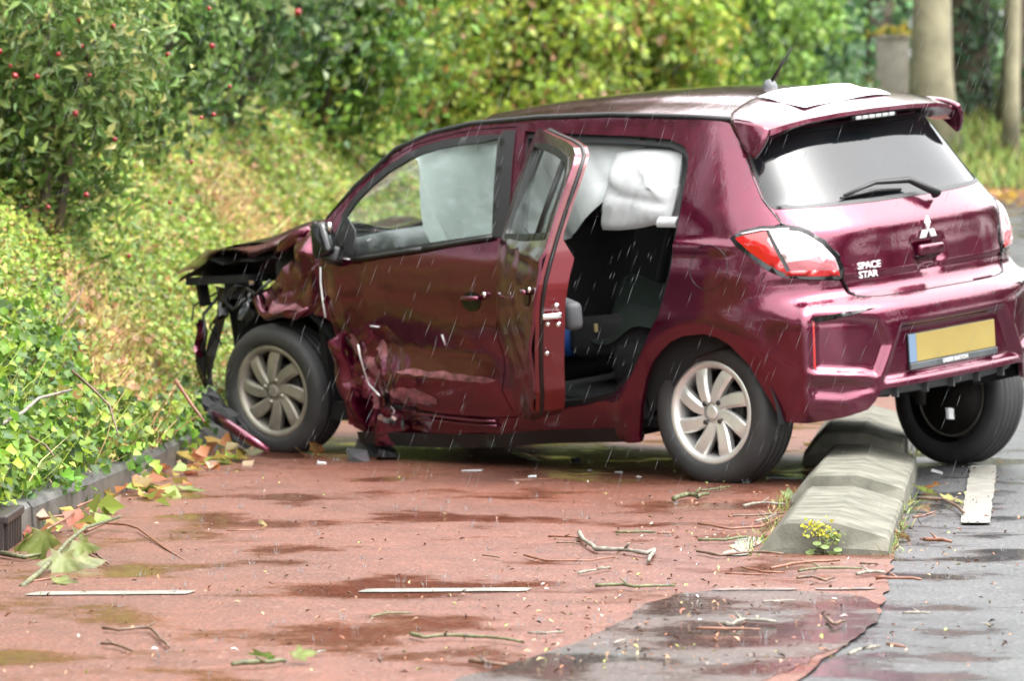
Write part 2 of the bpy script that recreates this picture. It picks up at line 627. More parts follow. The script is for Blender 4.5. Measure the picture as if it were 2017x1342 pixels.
right_verge = grid_sheet('roadside_grass', np.linspace(13.9, 60, 10), np.arange(-40, 47, 3.), lambda x, y: rise(y) + np.clip((x - 14) * .12, 0, 2.) , 'soil')

# ------------------------------------------------------------------ leaves
def unit(v):
    return v / (np.linalg.norm(v, axis=-1, keepdims=True) + 1e-9)

def leaf_mesh(name, c, L, W, cols, m='leaf', parent=None, nrm=None, nspread=.8, droop=0., kind=None):
    n = len(c)
    d = unit(rng.normal(size=(n, 3)))
    if nrm is not None:
        d = unit(np.asarray(nrm) + nspread * rng.normal(size=(n, 3)))
    a = unit(np.cross(d, rng.normal(size=(n, 3))))
    a[:, 2] -= droop
    a = unit(a)
    b = unit(np.cross(d, a))
    d = np.cross(a, b)
    L = (np.asarray(L) * rng.uniform(.6, 1.25, n))[:, None]
    W = L * np.asarray(W)
    v = np.stack([c, c + a * L * .42 + b * W * .5 + d * L * .17, c + a * L - d * L * .10, c + a * L * .42 - b * W * .5 + d * L * .17], 1).reshape(-1, 3)
    i = np.arange(n)[:, None] * 4
    f = np.concatenate([i + [0, 1, 2], i + [0, 2, 3]], 1).reshape(-1, 3)
    cc = np.repeat(cols, 4, 0)
    o = mesh_obj(name, v, f, m, parent, None, cc)
    if kind:
        o['kind'] = kind
    return o

def pick(palette, n, jit=.18):
    p = np.array([q[:3] for q in palette], float)
    w_ = np.array([q[3] for q in palette], float)
    k = rng.choice(len(p), n, p=w_ / w_.sum())
    return .95 * np.clip(p[k] * (1 + rng.normal(0, jit, (n, 1))) * (1 + rng.normal(0, .06, (n, 3))), .004, .6)

G_DARK = [(.030, .070, .022, 4), (.055, .115, .036, 4), (.10, .17, .06, 2), (.16, .22, .11, .9)]
G_MID = [(.09, .18, .030, 4), (.16, .27, .045, 4), (.05, .11, .028, 2), (.27, .35, .07, 1.4), (.22, .14, .05, .4)]
G_YEL = [(.22, .32, .035, 4), (.33, .40, .06, 3), (.13, .22, .03, 3), (.36, .28, .06, .9), (.30, .16, .06, .5)]
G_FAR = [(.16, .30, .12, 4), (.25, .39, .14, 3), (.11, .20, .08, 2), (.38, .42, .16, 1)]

def crown_points(c, s, n, clumps=70, csize=.22, shell=.55):
    """leaf places: clumps spread through the outer part of an uneven ellipsoid"""
    q = unit(rng.normal(size=(clumps, 3)))
    r = rng.uniform(shell, 1.0, (clumps, 1)) * (1 + .22 * np.sin(q[:, :1] * 5 + c[0]) * np.cos(q[:, 2:] * 4 + c[1]))
    cc = np.asarray(c) + q * r * np.asarray(s)
    k = rng.integers(0, clumps, n)
    p = cc[k] + rng.normal(size=(n, 3)) * csize * np.asarray([1, 1, .75])
    return p, unit(p - np.asarray(c) + np.array([0, 0, .25]) * np.min(s)), k

def stems_mesh(base, top_c, s, n, r0, parent, m='bark', name='stem'):
    mb = MB()
    for i in range(n):
        a = random.uniform(0, 2 * PI)
        b0 = Vector(base) + Vector((math.cos(a) * .12, math.sin(a) * .12, -.1))
        e = Vector(top_c) + Vector((math.cos(a) * s[0] * .6, math.sin(a) * s[1] * .6, random.uniform(-.1, .5) * s[2]))
        mid = b0.lerp(e, .5) + Vector((random.uniform(-.1, .1), random.uniform(-.1, .1), .08))
        mb.tube([b0, mid, e], [r0, r0 * .7, r0 * .25], 6)
        for j in range(3):
            q = mid.lerp(e, random.random())
            mb.tube([q, q + Vector((random.uniform(-.4, .4) * s[0], random.uniform(-.4, .4) * s[1], random.uniform(0, .4) * s[2]))], [r0 * .35, r0 * .1], 5)
    return mb.build(name, m, parent, True)

def bush(x, y, s, n, L, W, pal, label, name='bush', cat='bush', group='shrubs along the top of the verge', csize=.2, clumps=80, zc=None, droop=.2, trunk=True, shell=.45, z0=None):
    z0 = float(ground_z(x, y)) if z0 is None else z0
    e = tag(empty(name, (x, y, z0)), label, cat, group)
    c = np.array([0, 0, s[2] * .9 if zc is None else zc])
    p, nr, k = crown_points(c, s, n, clumps, csize, shell)
    ok = p[:, 2] > -.1
    p, nr, k = p[ok], nr[ok], k[ok]
    tone = rng.uniform(.72, 1.28, (clumps, 1))[k]
    leaf_mesh('crown', p, L, W, pick(pal, len(p)) * tone, 'leaf', e, nr, .7, droop)
    if trunk:
        stems_mesh((0, 0, 0), c, s, 5, .03, e)
    return e, c

# ================================================================== THE CAR
# car space: x forward, y to the car's left, z up; origin on the ground below the rear axle
CAR = tag(empty('hatchback_car'), 'crashed maroon five-door hatchback with crushed front, one rear door open', 'car')
CAR_R = Matrix(((-0.70808561, -0.70307463, -0.06558074), (0.70612621, -0.70492746, -0.06680609), (0.00074, -0.09361271, 0.99560841)))
CAR.matrix_world = Matrix.Translation((1.29815, 16.14627, 0.0157)) @ CAR_R.to_4x4()
CAR_RI = CAR_R.transposed()
def w2c(p):
    return CAR_RI @ (Vector(p) - Vector((1.29815, 16.14627, 0.0157)))

_z = np.arange(0., 1.8, .002)
def _curve(xs, ys, sig):
    v = np.interp(_z, xs, ys)
    k = np.arange(-60, 61)
    g = np.exp(-.5 * (k * .002 / sig) ** 2)
    g /= g.sum()
    return np.convolve(np.pad(v, 60, 'edge'), g, 'valid')
_W = _curve([.15, .25, .35, .5, .65, .78, .86, .92, .97, 1.02, 1.1, 1.2, 1.3, 1.4, 1.46],
            [.74, .775, .795, .815, .825, .825, .815, .80, .78, .762, .728, .682, .633, .58, .545], .022)
_XR = _curve([.2, .30, .39, .455, .55, .66, .70, .73, .76, .785, .88, .97, 1.005, 1.03, 1.08, 1.13, 1.38, 1.46],
             [-.56, -.60, -.625, -.63, -.63, -.628, -.618, -.595, -.56, -.542, -.535, -.52, -.513, -.498, -.45, -.40, -.22, -.16], .009)
X0, PW = .15, 3.3
UM = X0 - .8 * PI / 2                                   # u of the car's rear centre line
def mir(poly):
    return [(2 * UM - u, z) for u, z in poly][::-1]

def body(uv):
    u, z = uv[:, 0], uv[:, 1]
    w_ = np.interp(z, _z, _W)
    A = X0 - np.interp(z, _z, _XR)
    th = np.clip((X0 - u) / .8, 0, PI)
    ct, st = np.abs(np.cos(th)), np.abs(np.sin(th))
    r = ((ct / w_) ** PW + (st / A) ** PW) ** (-1 / PW)
    x = np.where(u >= X0, u, X0 - r * np.sin(th))
    y = np.where(u >= X0, w_, r * np.cos(th))
    return np.stack([x, y, z], 1)

def body_n(uv):
    h = 2e-3
    du = body(uv + [h, 0]) - body(uv - [h, 0])
    dz = body(uv + [0, h]) - body(uv - [0, h])
    return unit(np.cross(dz, du))

def sstep(x, a, b):
    t = np.clip((x - a) / (b - a), 0, 1)
    return t * t * (3 - 2 * t)

ARCH = [(.341, .235), (.30, .36), (.255, .459), (.21, .525), (.158, .572), (.10, .612), (.033, .637), (-.067, .648), (-.125, .636), (-.169, .61), (-.237, .534), (-.296, .409), (-.325, .345), (-.342, .313)]
NOTCH = [(-.462, .70), (-.455, .50), (-.56, .475), (-.68, .455), (-.735, .57), (-.70, .665), (-.60, .69)]
NOTCH_LOW = [(-.43, .455), (-.45, .405), (-.55, .385), (-.66, .40), (-.665, .43), (-.55, .455)]
PLATE_R = [(-.80, .635), (-.70, .43), (2 * UM + .70, .43), (2 * UM + .80, .635)]
CUP = [(-.995, .93), (-1.005, .85), (-1.04, .815), (-1.107, .805), (-1.175, .815), (-1.21, .85), (-1.22, .93)]

def crumple(uv, amp, fr, seed, warp=.05):
    r = np.random.default_rng(seed)
    u = uv + warp * np.stack([np.sin(uv[:, 1] * 11 + seed), np.sin(uv[:, 0] * 9 + 2 * seed)], 1)
    o = np.zeros(len(uv))
    for k in range(6):
        a = r.uniform(0, PI)
        f = fr * r.uniform(.6, 1.9)
        ph = r.uniform(0, 9)
        t = (u @ np.array([math.cos(a), math.sin(a)])) * f + ph
        o += (np.abs((t % 2) - 1) - .5) / (1 + .5 * k)
    return o * amp

def relief(uv):
    """shape of the bodywork on top of the plain hull, in metres along the normal"""
    u, z = uv[:, 0], uv[:, 1]
    d = np.zeros(len(uv))
    us = np.where(u < UM, 2 * UM - u, u)
    q = np.stack([us, z], 1)
    # rear wheel arch flare and lip
    rad = np.hypot((us - .0) , z - .30)
    d += .014 * np.exp(-((rad - .40) / .06) ** 2) * (z > .2) * sstep(us, -.42, -.30)
    # shoulder line
    d += .012 * np.exp(-((z - (.975 + .02 * np.clip(us, -1, 2))) / .022) ** 2) * sstep(us, 1.1, .3) * sstep(us, -.3, -.12)
    # door flanks are hollow above the sill
    d -= .016 * np.exp(-((z - .50) / .11) ** 2) * sstep(us, .2, .5)
    # bumper corner edge
    d += .022 * np.exp(-np.abs(us + .43) / .035) * sstep(z, .30, .36) * sstep(z, .76, .68)
    for poly, dep, soft in ((NOTCH, .024, .018), (NOTCH_LOW, .016, .02), (PLATE_R, .032, .018), (CUP, .016, .03)):
        k = (np.abs(us - np.mean([p[0] for p in poly])) < .6) & (np.abs(z - np.mean([p[1] for p in poly])) < .25)
        if k.any():
            d[k] -= dep * sstep(-sdist(q[k], poly), -soft * .5, soft)
    # the bumper stands out below a sloping shelf
    d += (.026 * sstep(z, .80, .69) - .008) * sstep(us, -.30, -.40) * (z < .835) * sstep(us, -.22, -.3)
    # rim tube at the lower end of the notch
    d += .016 * np.exp(-(((z - .492) - .12 * (us + .455)) / .016) ** 2) * sstep(us, -.70, -.60) * sstep(us, -.42, -.46)
    # low ridge along the tailgate
    d -= .010 * np.exp(-((z - .90) / .07) ** 2) * sstep(us, -.55, -.70)
    # crash damage, only on the left front (u > 0 is the left side)
    k = (u > 1.0) & (u < 2.7)
    if k.any():
        uk, zk = u[k], z[k]
        low = sstep(zk, .66, .42) * sstep(uk, 1.45, 1.85)
        d[k] += crumple(uv[k], .036, 8, 3) * low + crumple(uv[k], .014, 19, 4) * low - .02 * low
        mid_ = sstep(zk, .95, .80) * sstep(uk, 1.65, 1.95)
        d[k] += crumple(uv[k], .016, 5.5, 5) * mid_
        d[k] -= .035 * np.exp(-((uk - 1.75) / .30) ** 2 - ((zk - .58) / .17) ** 2)
        lowd = sstep(zk, .56, .44) * sstep(zk, .24, .34) * sstep(uk, 1.05, 1.2) * sstep(uk, 1.95, 1.7)
        d[k] += .030 * lowd * (1 - np.abs((zk - .43) / .14).clip(0, 1))
        d[k] += crumple(uv[k], .0035, 4, 9)
    return d

def lift_body(uv, off=0.):
    return body(uv) + body_n(uv) * (relief(uv) + off)[:, None]
def lift_plain(uv, off=0.):
    return body(uv) + body_n(uv) * np.reshape(off, (-1, 1))
def flip_y(f):
    def g(uv, off=0.):
        p = f(uv, off)
        p[:, 1] *= -1
        return p
    return g

# ---- outlines on the left flank (u = distance along the flank, z = height)
RAIL = [(2.158, 1.019), (2.037, 1.118), (1.969, 1.186), (1.897, 1.257), (1.786, 1.335), (1.662, 1.385), (1.514, 1.418), (1.385, 1.437), (1.129, 1.452), (.613, 1.466), (.196, 1.452), (-.086, 1.437)]
TG_EDGE = [(-.15, 1.376), (-.209, 1.299), (-.250, 1.225), (-.293, 1.148), (-.372, 1.054)]
LAMP = [(-.172, 1.008), (-.218, 1.035), (-.291, 1.049), (-.391, 1.046), (-.440, 1.037), (-.476, 1.021), (-.532, .981), (-.585, .917), (-.597, .872), (-.588, .833), (-.575, .827), (-.463, .839), (-.371, .854), (-.319, .882), (-.252, .937), (-.197, .98)]
LAMP_LOW = [(-.172, 1.008), (-.197, .98), (-.252, .937), (-.319, .882)]
FDOOR = [(.985, .993), (.988, .95), (1.006, .913), (1.022, .80), (1.045, .66), (1.051, .609), (1.038, .52), (1.041, .471), (1.066, .384), (1.03, .31), (1.001, .278), (1.20, .270), (1.407, .268), (1.637, .282), (1.719, .309), (1.80, .285), (1.90, .275), (1.986, .382), (1.99, .543), (2.036, .70), (2.05, .859), (2.09, .96), (2.05, 1.065), (1.969, 1.162), (1.897, 1.232), (1.786, 1.312), (1.662, 1.362), (1.514, 1.395), (1.385, 1.414), (1.115, 1.428), (1.105, 1.40)]
FWIN = [(1.075, 1.004), (1.182, 1.395), (1.295, 1.388), (1.42, 1.38), (1.535, 1.366), (1.62, 1.347), (1.697, 1.321), (1.801, 1.270), (1.887, 1.208), (1.953, 1.145), (1.992, 1.085), (1.995, .93), (1.866, .907), (1.45, .955)]
RDOOR = [(1.085, 1.424), (1.05, 1.20), (1.002, 1.01), (1.0, .92), (1.015, .80), (1.04, .62), (1.035, .47), (1.02, .36), (.98, .282), (.74, .296), (.598, .322), (.454, .360), (.328, .452), (.226, .588), (.135, .71), (.078, .88), (.074, 1.0), (.080, 1.10), (.094, 1.27), (.112, 1.325), (.155, 1.362), (.25, 1.386), (.45, 1.399), (.735, 1.408)]
RWIN = [(1.000, 1.362), (.93, 1.012), (.55, 1.030), (.150, 1.062), (.150, 1.10), (.162, 1.255), (.185, 1.30), (.26, 1.338), (.45, 1.355), (.735, 1.366)]
OPENING = [(1.058, 1.412), (1.02, 1.25), (.955, 1.0), (.955, .92), (.985, .80), (1.005, .62), (1.0, .47), (.96, .335), (.742, .326), (.598, .343), (.454, .379), (.328, .47), (.226, .602), (.145, .715), (.092, .87), (.088, .95), (.092, 1.106), (.106, 1.27), (.122, 1.312), (.165, 1.349), (.254, 1.376), (.45, 1.389), (.735, 1.398)]

def grow(poly, d):
    """offset an outline outward by d (inward when negative)"""
    a = np.array(poly, float)
    s = np.sum(a[:, 0] * np.roll(a[:, 1], -1) - np.roll(a[:, 0], -1) * a[:, 1])
    t = np.roll(a, -1, 0) - np.roll(a, 1, 0)
    n = np.stack([t[:, 1], -t[:, 0]], 1) * (1 if s > 0 else -1)
    return [tuple(p) for p in a + unit(n) * d]

FRAME = RAIL + TG_EDGE + LAMP_LOW + [(-.245, .745)] + ARCH[:10][::-1] + [(.345, .205), (.60, .19), (.794, .178), (1.15, .145), (1.45, .125), (1.80, .118), (1.985, .122), (2.02, .25), (2.03, .40), (2.04, .60), (2.07, .86), (2.13, .96)]

def side(f, tags):
    L = lift_body if f > 0 else flip_y(lambda uv, off=0.: lift_plain(uv, off))
    fr = panel('side_frame', FRAME, 'paint', CAR, L, [OPENING, grow(FDOOR, .005)], .016, .02)
    return fr
side(1, 1)
fr = panel('side_frame', FRAME, 'paint', CAR, flip_y(lift_plain), [OPENING, grow(FDOOR, .004)], .04, .02)

# black seal round the rear door opening, and the body flange in undercoat colour
panel('door_seal', grow(OPENING, .004), 'black', CAR, lambda uv, off=0.: lift_plain(uv, off - .016), [grow(OPENING, -.022)], .02, .03)

# ---- front door (closed, crushed)
fd = panel('front_door', FDOOR, 'paint', CAR, lift_body, [FWIN], .012, .02)
fd.modifiers.new('creases', 'EDGE_SPLIT').split_angle = math.radians(24)
fd['label'] = 'crushed front door'
for k, (pts_) in enumerate(([(1.955, .57), (1.93, .60), (1.905, .55), (1.90, .48), (1.925, .50), (1.945, .53)],
                            [(1.90, .475), (1.86, .50), (1.82, .47), (1.80, .40), (1.83, .345), (1.87, .36), (1.885, .42)],
                            [(1.82, .52), (1.79, .57), (1.77, .54), (1.75, .50), (1.78, .47)],
                            [(1.72, .37), (1.60, .385), (1.50, .36), (1.42, .325), (1.52, .305), (1.64, .31), (1.70, .33)],
                            [(1.68, .45), (1.50, .458), (1.30, .447), (1.09, .44), (1.085, .415), (1.25, .421), (1.45, .428), (1.62, .43)],
                            [(1.86, .345), (1.84, .30), (1.86, .255), (1.89, .28), (1.885, .33)])):
    q_ = smooth_poly(pts_, 2) + rng.normal(0, .003, (len(pts_) * 4, 2))
    panel('scuff', q_, 'scuff', fd, lift_body, (), .012, 0, .002).modifiers.new('creases', 'EDGE_SPLIT').split_angle = math.radians(24)
B_TRIM = [(1.085, 1.002), (1.188, 1.392), (1.180, 1.414), (1.112, 1.416), (1.080, 1.30), (.992, .999)]
panel('pillar_trim', B_TRIM, 'black', fd, lambda uv, off=0.: lift_plain(uv, off + .004), (), .03, .008)
panel('window_seal', grow(FWIN, .010), 'black', fd, lambda uv, off=0.: lift_plain(uv, off + .003), [grow(FWIN, -.020)], .03, .012)
SAIL = [(1.985, 1.09), (1.90, 1.02), (1.875, .912), (2.0, .905), (2.03, .97)]
panel('mirror_sail', SAIL, 'black', fd, lambda uv, off=0.: lift_plain(uv, off + .006), (), .04, .01)
panel('window_pane', grow(FWIN, -.012), 'glass', fd, lambda uv, off=0.: lift_plain(uv, off - .006), (), .05, 0)
belt = MB()
for a, b in (((1.08, 1.0), (1.47, .949)), ((1.47, .949), (1.875, .902))):
    pts = lift_plain(np.array([np.array(a) + (np.array(b) - a) * t for t in np.linspace(0, 1, 6)]), .008)
    belt.tube(pts, .011, 6)
belt.build('belt_moulding', 'black', fd, True)
# recessed door pull: dark cup, bar, lock barrel
def door_pull(parent, u, z, lift, mat_bar='paint'):
    c = lift(np.array([[u, z]]), .002)[0]
    mb = MB()
    ring = [(u + .052 * math.cos(a), z + .040 * math.sin(a)) for a in np.linspace(0, 2 * PI, 20, endpoint=False)]
    cup = panel('handle_cup', ring, 'gloss_black', parent, lambda uv, off=0.: lift(uv, off + .004), (), .02, 0)
    p = lift(np.array([[u + .055, z + .012], [u + .03, z + .014], [u - .03, z + .016], [u - .06, z + .016]]), .022)
    p[0] = lift(np.array([[u + .055, z + .012]]), .004)[0]
    mb.tube(p, [.009, .011, .011, .008], 8)
    hb = mb.build('door_handle', mat_bar, parent, True)
    q = lift(np.array([[u - .085, z + .030]]), .004)[0]
    n = lift(np.array([[u - .085, z + .030]]), .016)[0]
    MB().tube([q, n], .011, 12).build('lock_barrel', 'chrome', parent, True)
door_pull(fd, 1.175, .745, lift_body)
# torn wheel-arch edge and white scratch marks on the door
for (u, z, L_, m_) in ((1.385, .58, .035, 'white'), (1.80, .62, .05, 'white'), (1.93, .905, .06, 'white')):
    pts = lift_body(np.array([[u - L_ / 2, z + (.0 if L_ > .04 else -.02)], [u + (L_ / 2 if L_ > .04 else -.01), z + (.004 if L_ > .04 else .024)]]), .003)
    MB().tube(pts, .0028, 6).build('scrape', m_, fd, True)
# torn-out gap at the door's lower front corner
gap = [(1.80, .345), (1.73, .305), (1.55, .278), (1.45, .270), (1.60, .285), (1.72, .275), (1.79, .283)]
panel('torn_gap', gap, 'gloss_black', fd, lambda uv, off=0.: lift_body(uv, off + .004), (), .03, .004)
for z0, r_ in ((.262, .006), (.243, .007)):
    pts = lift_plain(np.array([[u, z0 + .006 * math.sin(u * 9)] for u in np.linspace(1.62, 1.12, 9)]), .012)
    MB().tube(pts, r_, 6).build('sill_edge', 'paint', CAR, True)
cable = lift_body(np.array([[1.90, .545], [1.895, .50], [1.905, .43], [1.89, .37], [1.86, .335], [1.82, .325]]), .012)
MB().tube(cable, .0042, 6).build('torn_edge', 'badge', fd, True)
for i, (u, z) in enumerate(((1.80, .235), (1.765, .225), (1.74, .24), (1.72, .205))):
    p = lift_body(np.array([[u, z]]), .014)[0]
    MB().box(p, (.055, .012, .022), (random.uniform(-1, 1), random.uniform(-.5, .5), random.uniform(-1, 1))).build('broken_clip', ['chrome', 'shard'][i % 2], CAR)
# the sill: dark lower edge under the doors
sill = MB()
pts = [(2.0, .73, .13), (1.6, .735, .135), (1.2, .74, .15), (.8, .75, .185), (.36, .765, .215)]
sill.tube([(x, y - .02, z + .012) for x, y, z in pts], [.02, .026, .026, .022, .02], 10)
sill.build('sill', 'dark_metal', CAR, True)
MB().tube([(x, -y, z) for x, y, z in pts], .035, 8).build('sill', 'dark_metal', CAR, True)

# ---- rear left door, standing open
TH = math.radians(35.0)
HX, HY = 1.03, .80
rd = empty('rear_door')
rd.parent = CAR
rd.location = (HX, HY, 0)
rd.rotation_euler = (math.radians(-1.2), 0, -TH)
def lift_rd(uv, off=0.):
    p = body(uv) + body_n(uv) * (relief(uv) + off)[:, None]
    k = sstep(uv[:, 0], .80, 1.0) * sstep(uv[:, 1], 1.0, .8)
    p[:, 1] += crumple(uv, .006, 5, 21) * (uv[:, 1] < 1.02) - .014 * k
    return p - np.array([HX, HY, 0])
def lift_rdp(uv, off=0.):
    return lift_plain(uv, off) - np.array([HX, HY, 0])
panel('door_skin', RDOOR, 'paint', rd, lift_rd, [RWIN], .014, .012)
panel('window_seal', grow(RWIN, .010), 'black', rd, lambda uv, off=0.: lift_rdp(uv, off + .003), [grow(RWIN, -.016)], .03, .03)
panel('window_pane', grow(RWIN, -.01), 'glass', rd, lambda uv, off=0.: lift_rdp(uv, off - .006), (), .05, 0)
bar = lift_rdp(np.array([[.34, 1.05], [.345, 1.2], [.36, 1.34]]), -.008)
MB().tube(bar, .013, 8).build('window_divider', 'black', rd, True)
# shut face of the door, bright in its own paint, with rubber, latch and bolts
edge = [(.74, .296), (.598, .322), (.454, .360), (.328, .452), (.226, .588), (.135, .71), (.078, .88), (.074, 1.0), (.080, 1.10), (.094, 1.27), (.112, 1.325), (.155, 1.362), (.25, 1.386), (.45, 1.399), (.735, 1.408), (1.08, 1.42)]
eu = resample(edge, .02)
eu = eu[:np.where(np.hypot(eu[:, 0] - 1.08, eu[:, 1] - 1.42) < .03)[0][0]]
def shut_face(d0, d1, off_w=0.):
    dep = lambda z: d0 + (d1 - d0) * 1.0
    A = lift_rdp(eu, -.010)
    B = A.copy()
    th = np.where(eu[:, 1] < .98, d1, np.interp(eu[:, 1], [.98, 1.06], [d1, .045]))
    A[:, 1] -= d0
    B[:, 1] -= np.maximum(th, d0 + .003)
    return A, B
A, B = shut_face(.0, .115)
v = np.concatenate([A, B]).tolist()
n = len(A)
mesh_obj('shut_face', v, [(i, i + 1, n + i + 1, n + i) for i in range(n - 1)], 'paint_in', rd, True)
A2 = lift_rdp(eu, -.012)
A2[:, 1] -= .022
MB().tube([p + np.array([-.003, 0, 0]) for p in A2[::2]], .008, 6).build('door_rubber', 'black', rd, True)
inner = grow(RDOOR, -.004)
def lift_inner(uv, off=0.):
    p = lift_rdp(uv, 0)
    p[:, 1] += off - np.where(uv[:, 1] < 1.0, .118, np.interp(uv[:, 1], [1.0, 1.06], [.118, .05]))
    return p
panel('door_trim', inner, 'grey_trim', rd, lift_inner, [RWIN], .04, .0)
MB().box((-.55, -.165, .735), (.42, .07, .11), bev=.025).build('armrest', 'grey_trim', rd, True)
def on_face(u, z, d):
    p = lift_rdp(np.array([[u, z]]), -.010)[0]
    return Vector((p[0] - .004, p[1] - d, p[2]))
p = on_face(.10, .765, .06)
MB().box(p, (.014, .075, .022), (0, 0, .1), bev=.004).build('door_latch', 'chrome', rd, True)
for (u, z, d) in ((.088, .805, .075), (.115, .735, .045), (.115, .73, .085), (.20, .615, .045)):
    p = on_face(u, z, d)
    MB().tube([p, p + Vector((-.008, 0, 0))], .010, 10).build('bolt', 'chrome', rd, True)
door_pull(rd, .235, .835, lift_rd)

# ---- right-hand doors
rfd = panel('front_door', FDOOR, 'paint', CAR, flip_y(lift_plain), [FWIN], .05, .02)
panel('window_pane', grow(FWIN, .0), 'glass', rfd, flip_y(lift_plain), (), .08, 0, -.006)
panel('pillar_trim', B_TRIM, 'black', rfd, flip_y(lift_plain), (), .05, .008, .004)
rrd = panel('rear_door', OPENING, 'paint', CAR, flip_y(lift_plain), [RWIN], .05, .02)
panel('window_pane', grow(RWIN, .0), 'glass', rrd, flip_y(lift_plain), (), .08, 0, -.006)

# ---- fuel flap: a thin round seam on the left haunch
ring = MB()
cu, cz = -.088, .898
pts = lift_body(np.array([(cu + .083 * math.cos(a), cz + .083 * math.sin(a)) for a in np.linspace(0, 2 * PI, 36)]), .0005)
ring.tube(pts, .0013, 5, cap=False)
ring.build('fuel_flap', 'gloss_black', CAR, True)

# ---- bumper
cz_ = .745
BTOP = [(-.319, .882), (-.371, .854), (-.463, .839), (-.575, .825), (-.592, .824), (-.611, .778), (-.635, .760), (-.66, .753), (-.743, .744), (-.93, .742)]
BBOT = [(-.93, .405), (-.72, .405), (-.690, .403), (-.665, .365), (-.637, .335), (-.553, .316), (-.426, .303)]
BUMP = [(-.245, .745)] + BTOP + mir(BTOP) + [(2 * UM + .245, .745)] + mir(ARCH[9:])[::-1] + mir(BBOT) + BBOT + ARCH[9:][::-1]
_b = panel('rear_bumper', BUMP, 'paint', CAR, lift_body, (), .010, .02)
refl = [(-.452, .688), (-.452, .508), (-.463, .504), (-.466, .688)]
for s_ in (0, 1):
    panel('reflector', refl if not s_ else mir(refl), 'reflector', _b, lambda uv, off=0.: lift_plain(uv, off + .022), (), .02, .01)
    sl = [(-.46, .695), (-.462, .680), (-.56, .690), (-.70, .706), (-.58, .704)]
    panel('bumper_slot', sl if not s_ else mir(sl), 'gloss_black', _b, lambda uv, off=0.: lift_body(uv, off + .004), (), .02, .0)
DIFF = [(-.688, .402), (-.667, .362), (-.80, .352), (UM, .345)] 
DIFF = DIFF + mir(DIFF)[1:]
panel('lower_diffuser', DIFF, 'grey_trim', CAR, lambda uv, off=0.: lift_plain(uv, off - .02 - .6 * (.40 - uv[:, 1]).clip(0, 1)), (), .03, .03)
for u in np.linspace(-.78, 2 * UM + .78, 5):
    p = lift_plain(np.array([[u, .372]]), -.02)[0]
    MB().box(p, (.03, .010, .036)).build('diffuser_fin', 'grey_trim', CAR)
strip = lift_plain(np.array([[u, .405] for u in np.linspace(-.70, 2 * UM + .70, 24)]), -.018)
MB().tube(strip, .009, 6).build('bumper_lip', 'paint', _b, True)

# number plate with its holder
def rear_frame(y, z, off=0.):
    """point on the tail at lateral y, height z, pushed out by off"""
    us = np.linspace(-.3, 2 * UM + .3, 400)
    P_ = body(np.column_stack([us, np.full(400, z)]))
    i = np.argmin(np.abs(P_[:, 1] - y))
    n_ = body_n(np.array([[us[i], z]]))[0]
    return P_[i] + n_ * off
px_ = -.618
tilt = .0
pl = MB().box((px_ + .006, 0, .528), (.012, .535, .135), bev=.004)
plate_holder = pl.build('plate_holder', 'gloss_black', CAR, True)
MB().box((px_ - .002, -.018, .537), (.006, .484, .108), bev=.002).build('number_plate', 'plate', plate_holder)
MB().box((px_ - .002, .245, .537), (.006, .042, .108), bev=.002).build('plate_band', 'plate_blue', plate_holder)
MB().box((px_ - .004, 0, .468), (.012, .535, .026), bev=.004).build('holder_strip', 'shard', plate_holder)

def text_mesh(name, txt, size, m, parent, loc, rot, ext=.002, bold=0., sx=1.):
    cu_ = bpy.data.curves.new(name, 'FONT')
    cu_.body = txt
    cu_.size = size
    cu_.extrude = ext
    cu_.offset = bold
    cu_.align_x = 'CENTER'
    cu_.align_y = 'CENTER'
    o = bpy.data.objects.new(name, cu_)
    COL.objects.link(o)
    bpy.context.view_layer.update()
    me = bpy.data.meshes.new_from_object(o)
    bpy.data.objects.remove(o)
    for v in me.vertices:
        v.co.x *= sx
    me.materials.clear()
    me.materials.append(M[m])
    o = bpy.data.objects.new(name, me)
    COL.objects.link(o)
    o.parent = parent
    o.location = loc
    o.rotation_euler = rot
    return o
RT = (PI / 2, 0, -PI / 2)                              # faces rearward
text_mesh('dealer_lettering', 'URSEM BARTON', .021, 'print', plate_holder, (px_ - .011, 0.0, .468), RT, .001, .0006)
# chrome model lettering and maker's emblem on the tailgate are added below

# ---- tailgate
TG = TG_EDGE[::-1]
TG_OUT = [(-.160, 1.385)] + TG_EDGE[1:] + [(-.391, 1.046), (-.440, 1.037), (-.476, 1.021), (-.532, .981), (-.585, .917), (-.597, .872), (-.592, .826), (-.613, .780), (-.637, .763), (-.664, .757), (-.743, .748), (-.93, .746)]
TG_OUT = TG_OUT + mir(TG_OUT)
TG_WIN = [(-.178, 1.385), (-.229, 1.300), (-.268, 1.225), (-.300, 1.165), (-.318, 1.130), (-.350, 1.113), (-.45, 1.108), (-.639, 1.106), (-.85, 1.103)]
TG_WIN = TG_WIN + mir(TG_WIN)
TG_OUT[0] = (-.150, 1.400)
TG_OUT[-1] = (2 * UM + .150, 1.400)
tg = panel('tailgate', TG_OUT, 'paint', CAR, lift_body, [TG_WIN], .013, .014)
panel('rear_window', grow(TG_WIN, .006), 'rear_glass', tg, lambda uv, off=0.: lift_plain(uv, off - .004), (), .03, .0)
panel('window_rubber', grow(TG_WIN, .008), 'black', tg, lambda uv, off=0.: lift_plain(uv, off + .0015), [grow(TG_WIN, -.006)], .02, .004)
gapt = lift_plain(np.array(TG_OUT), -.004)
MB().tube(gapt[1:-1], .006, 5).build('tailgate_seal', 'gloss_black', tg, True)
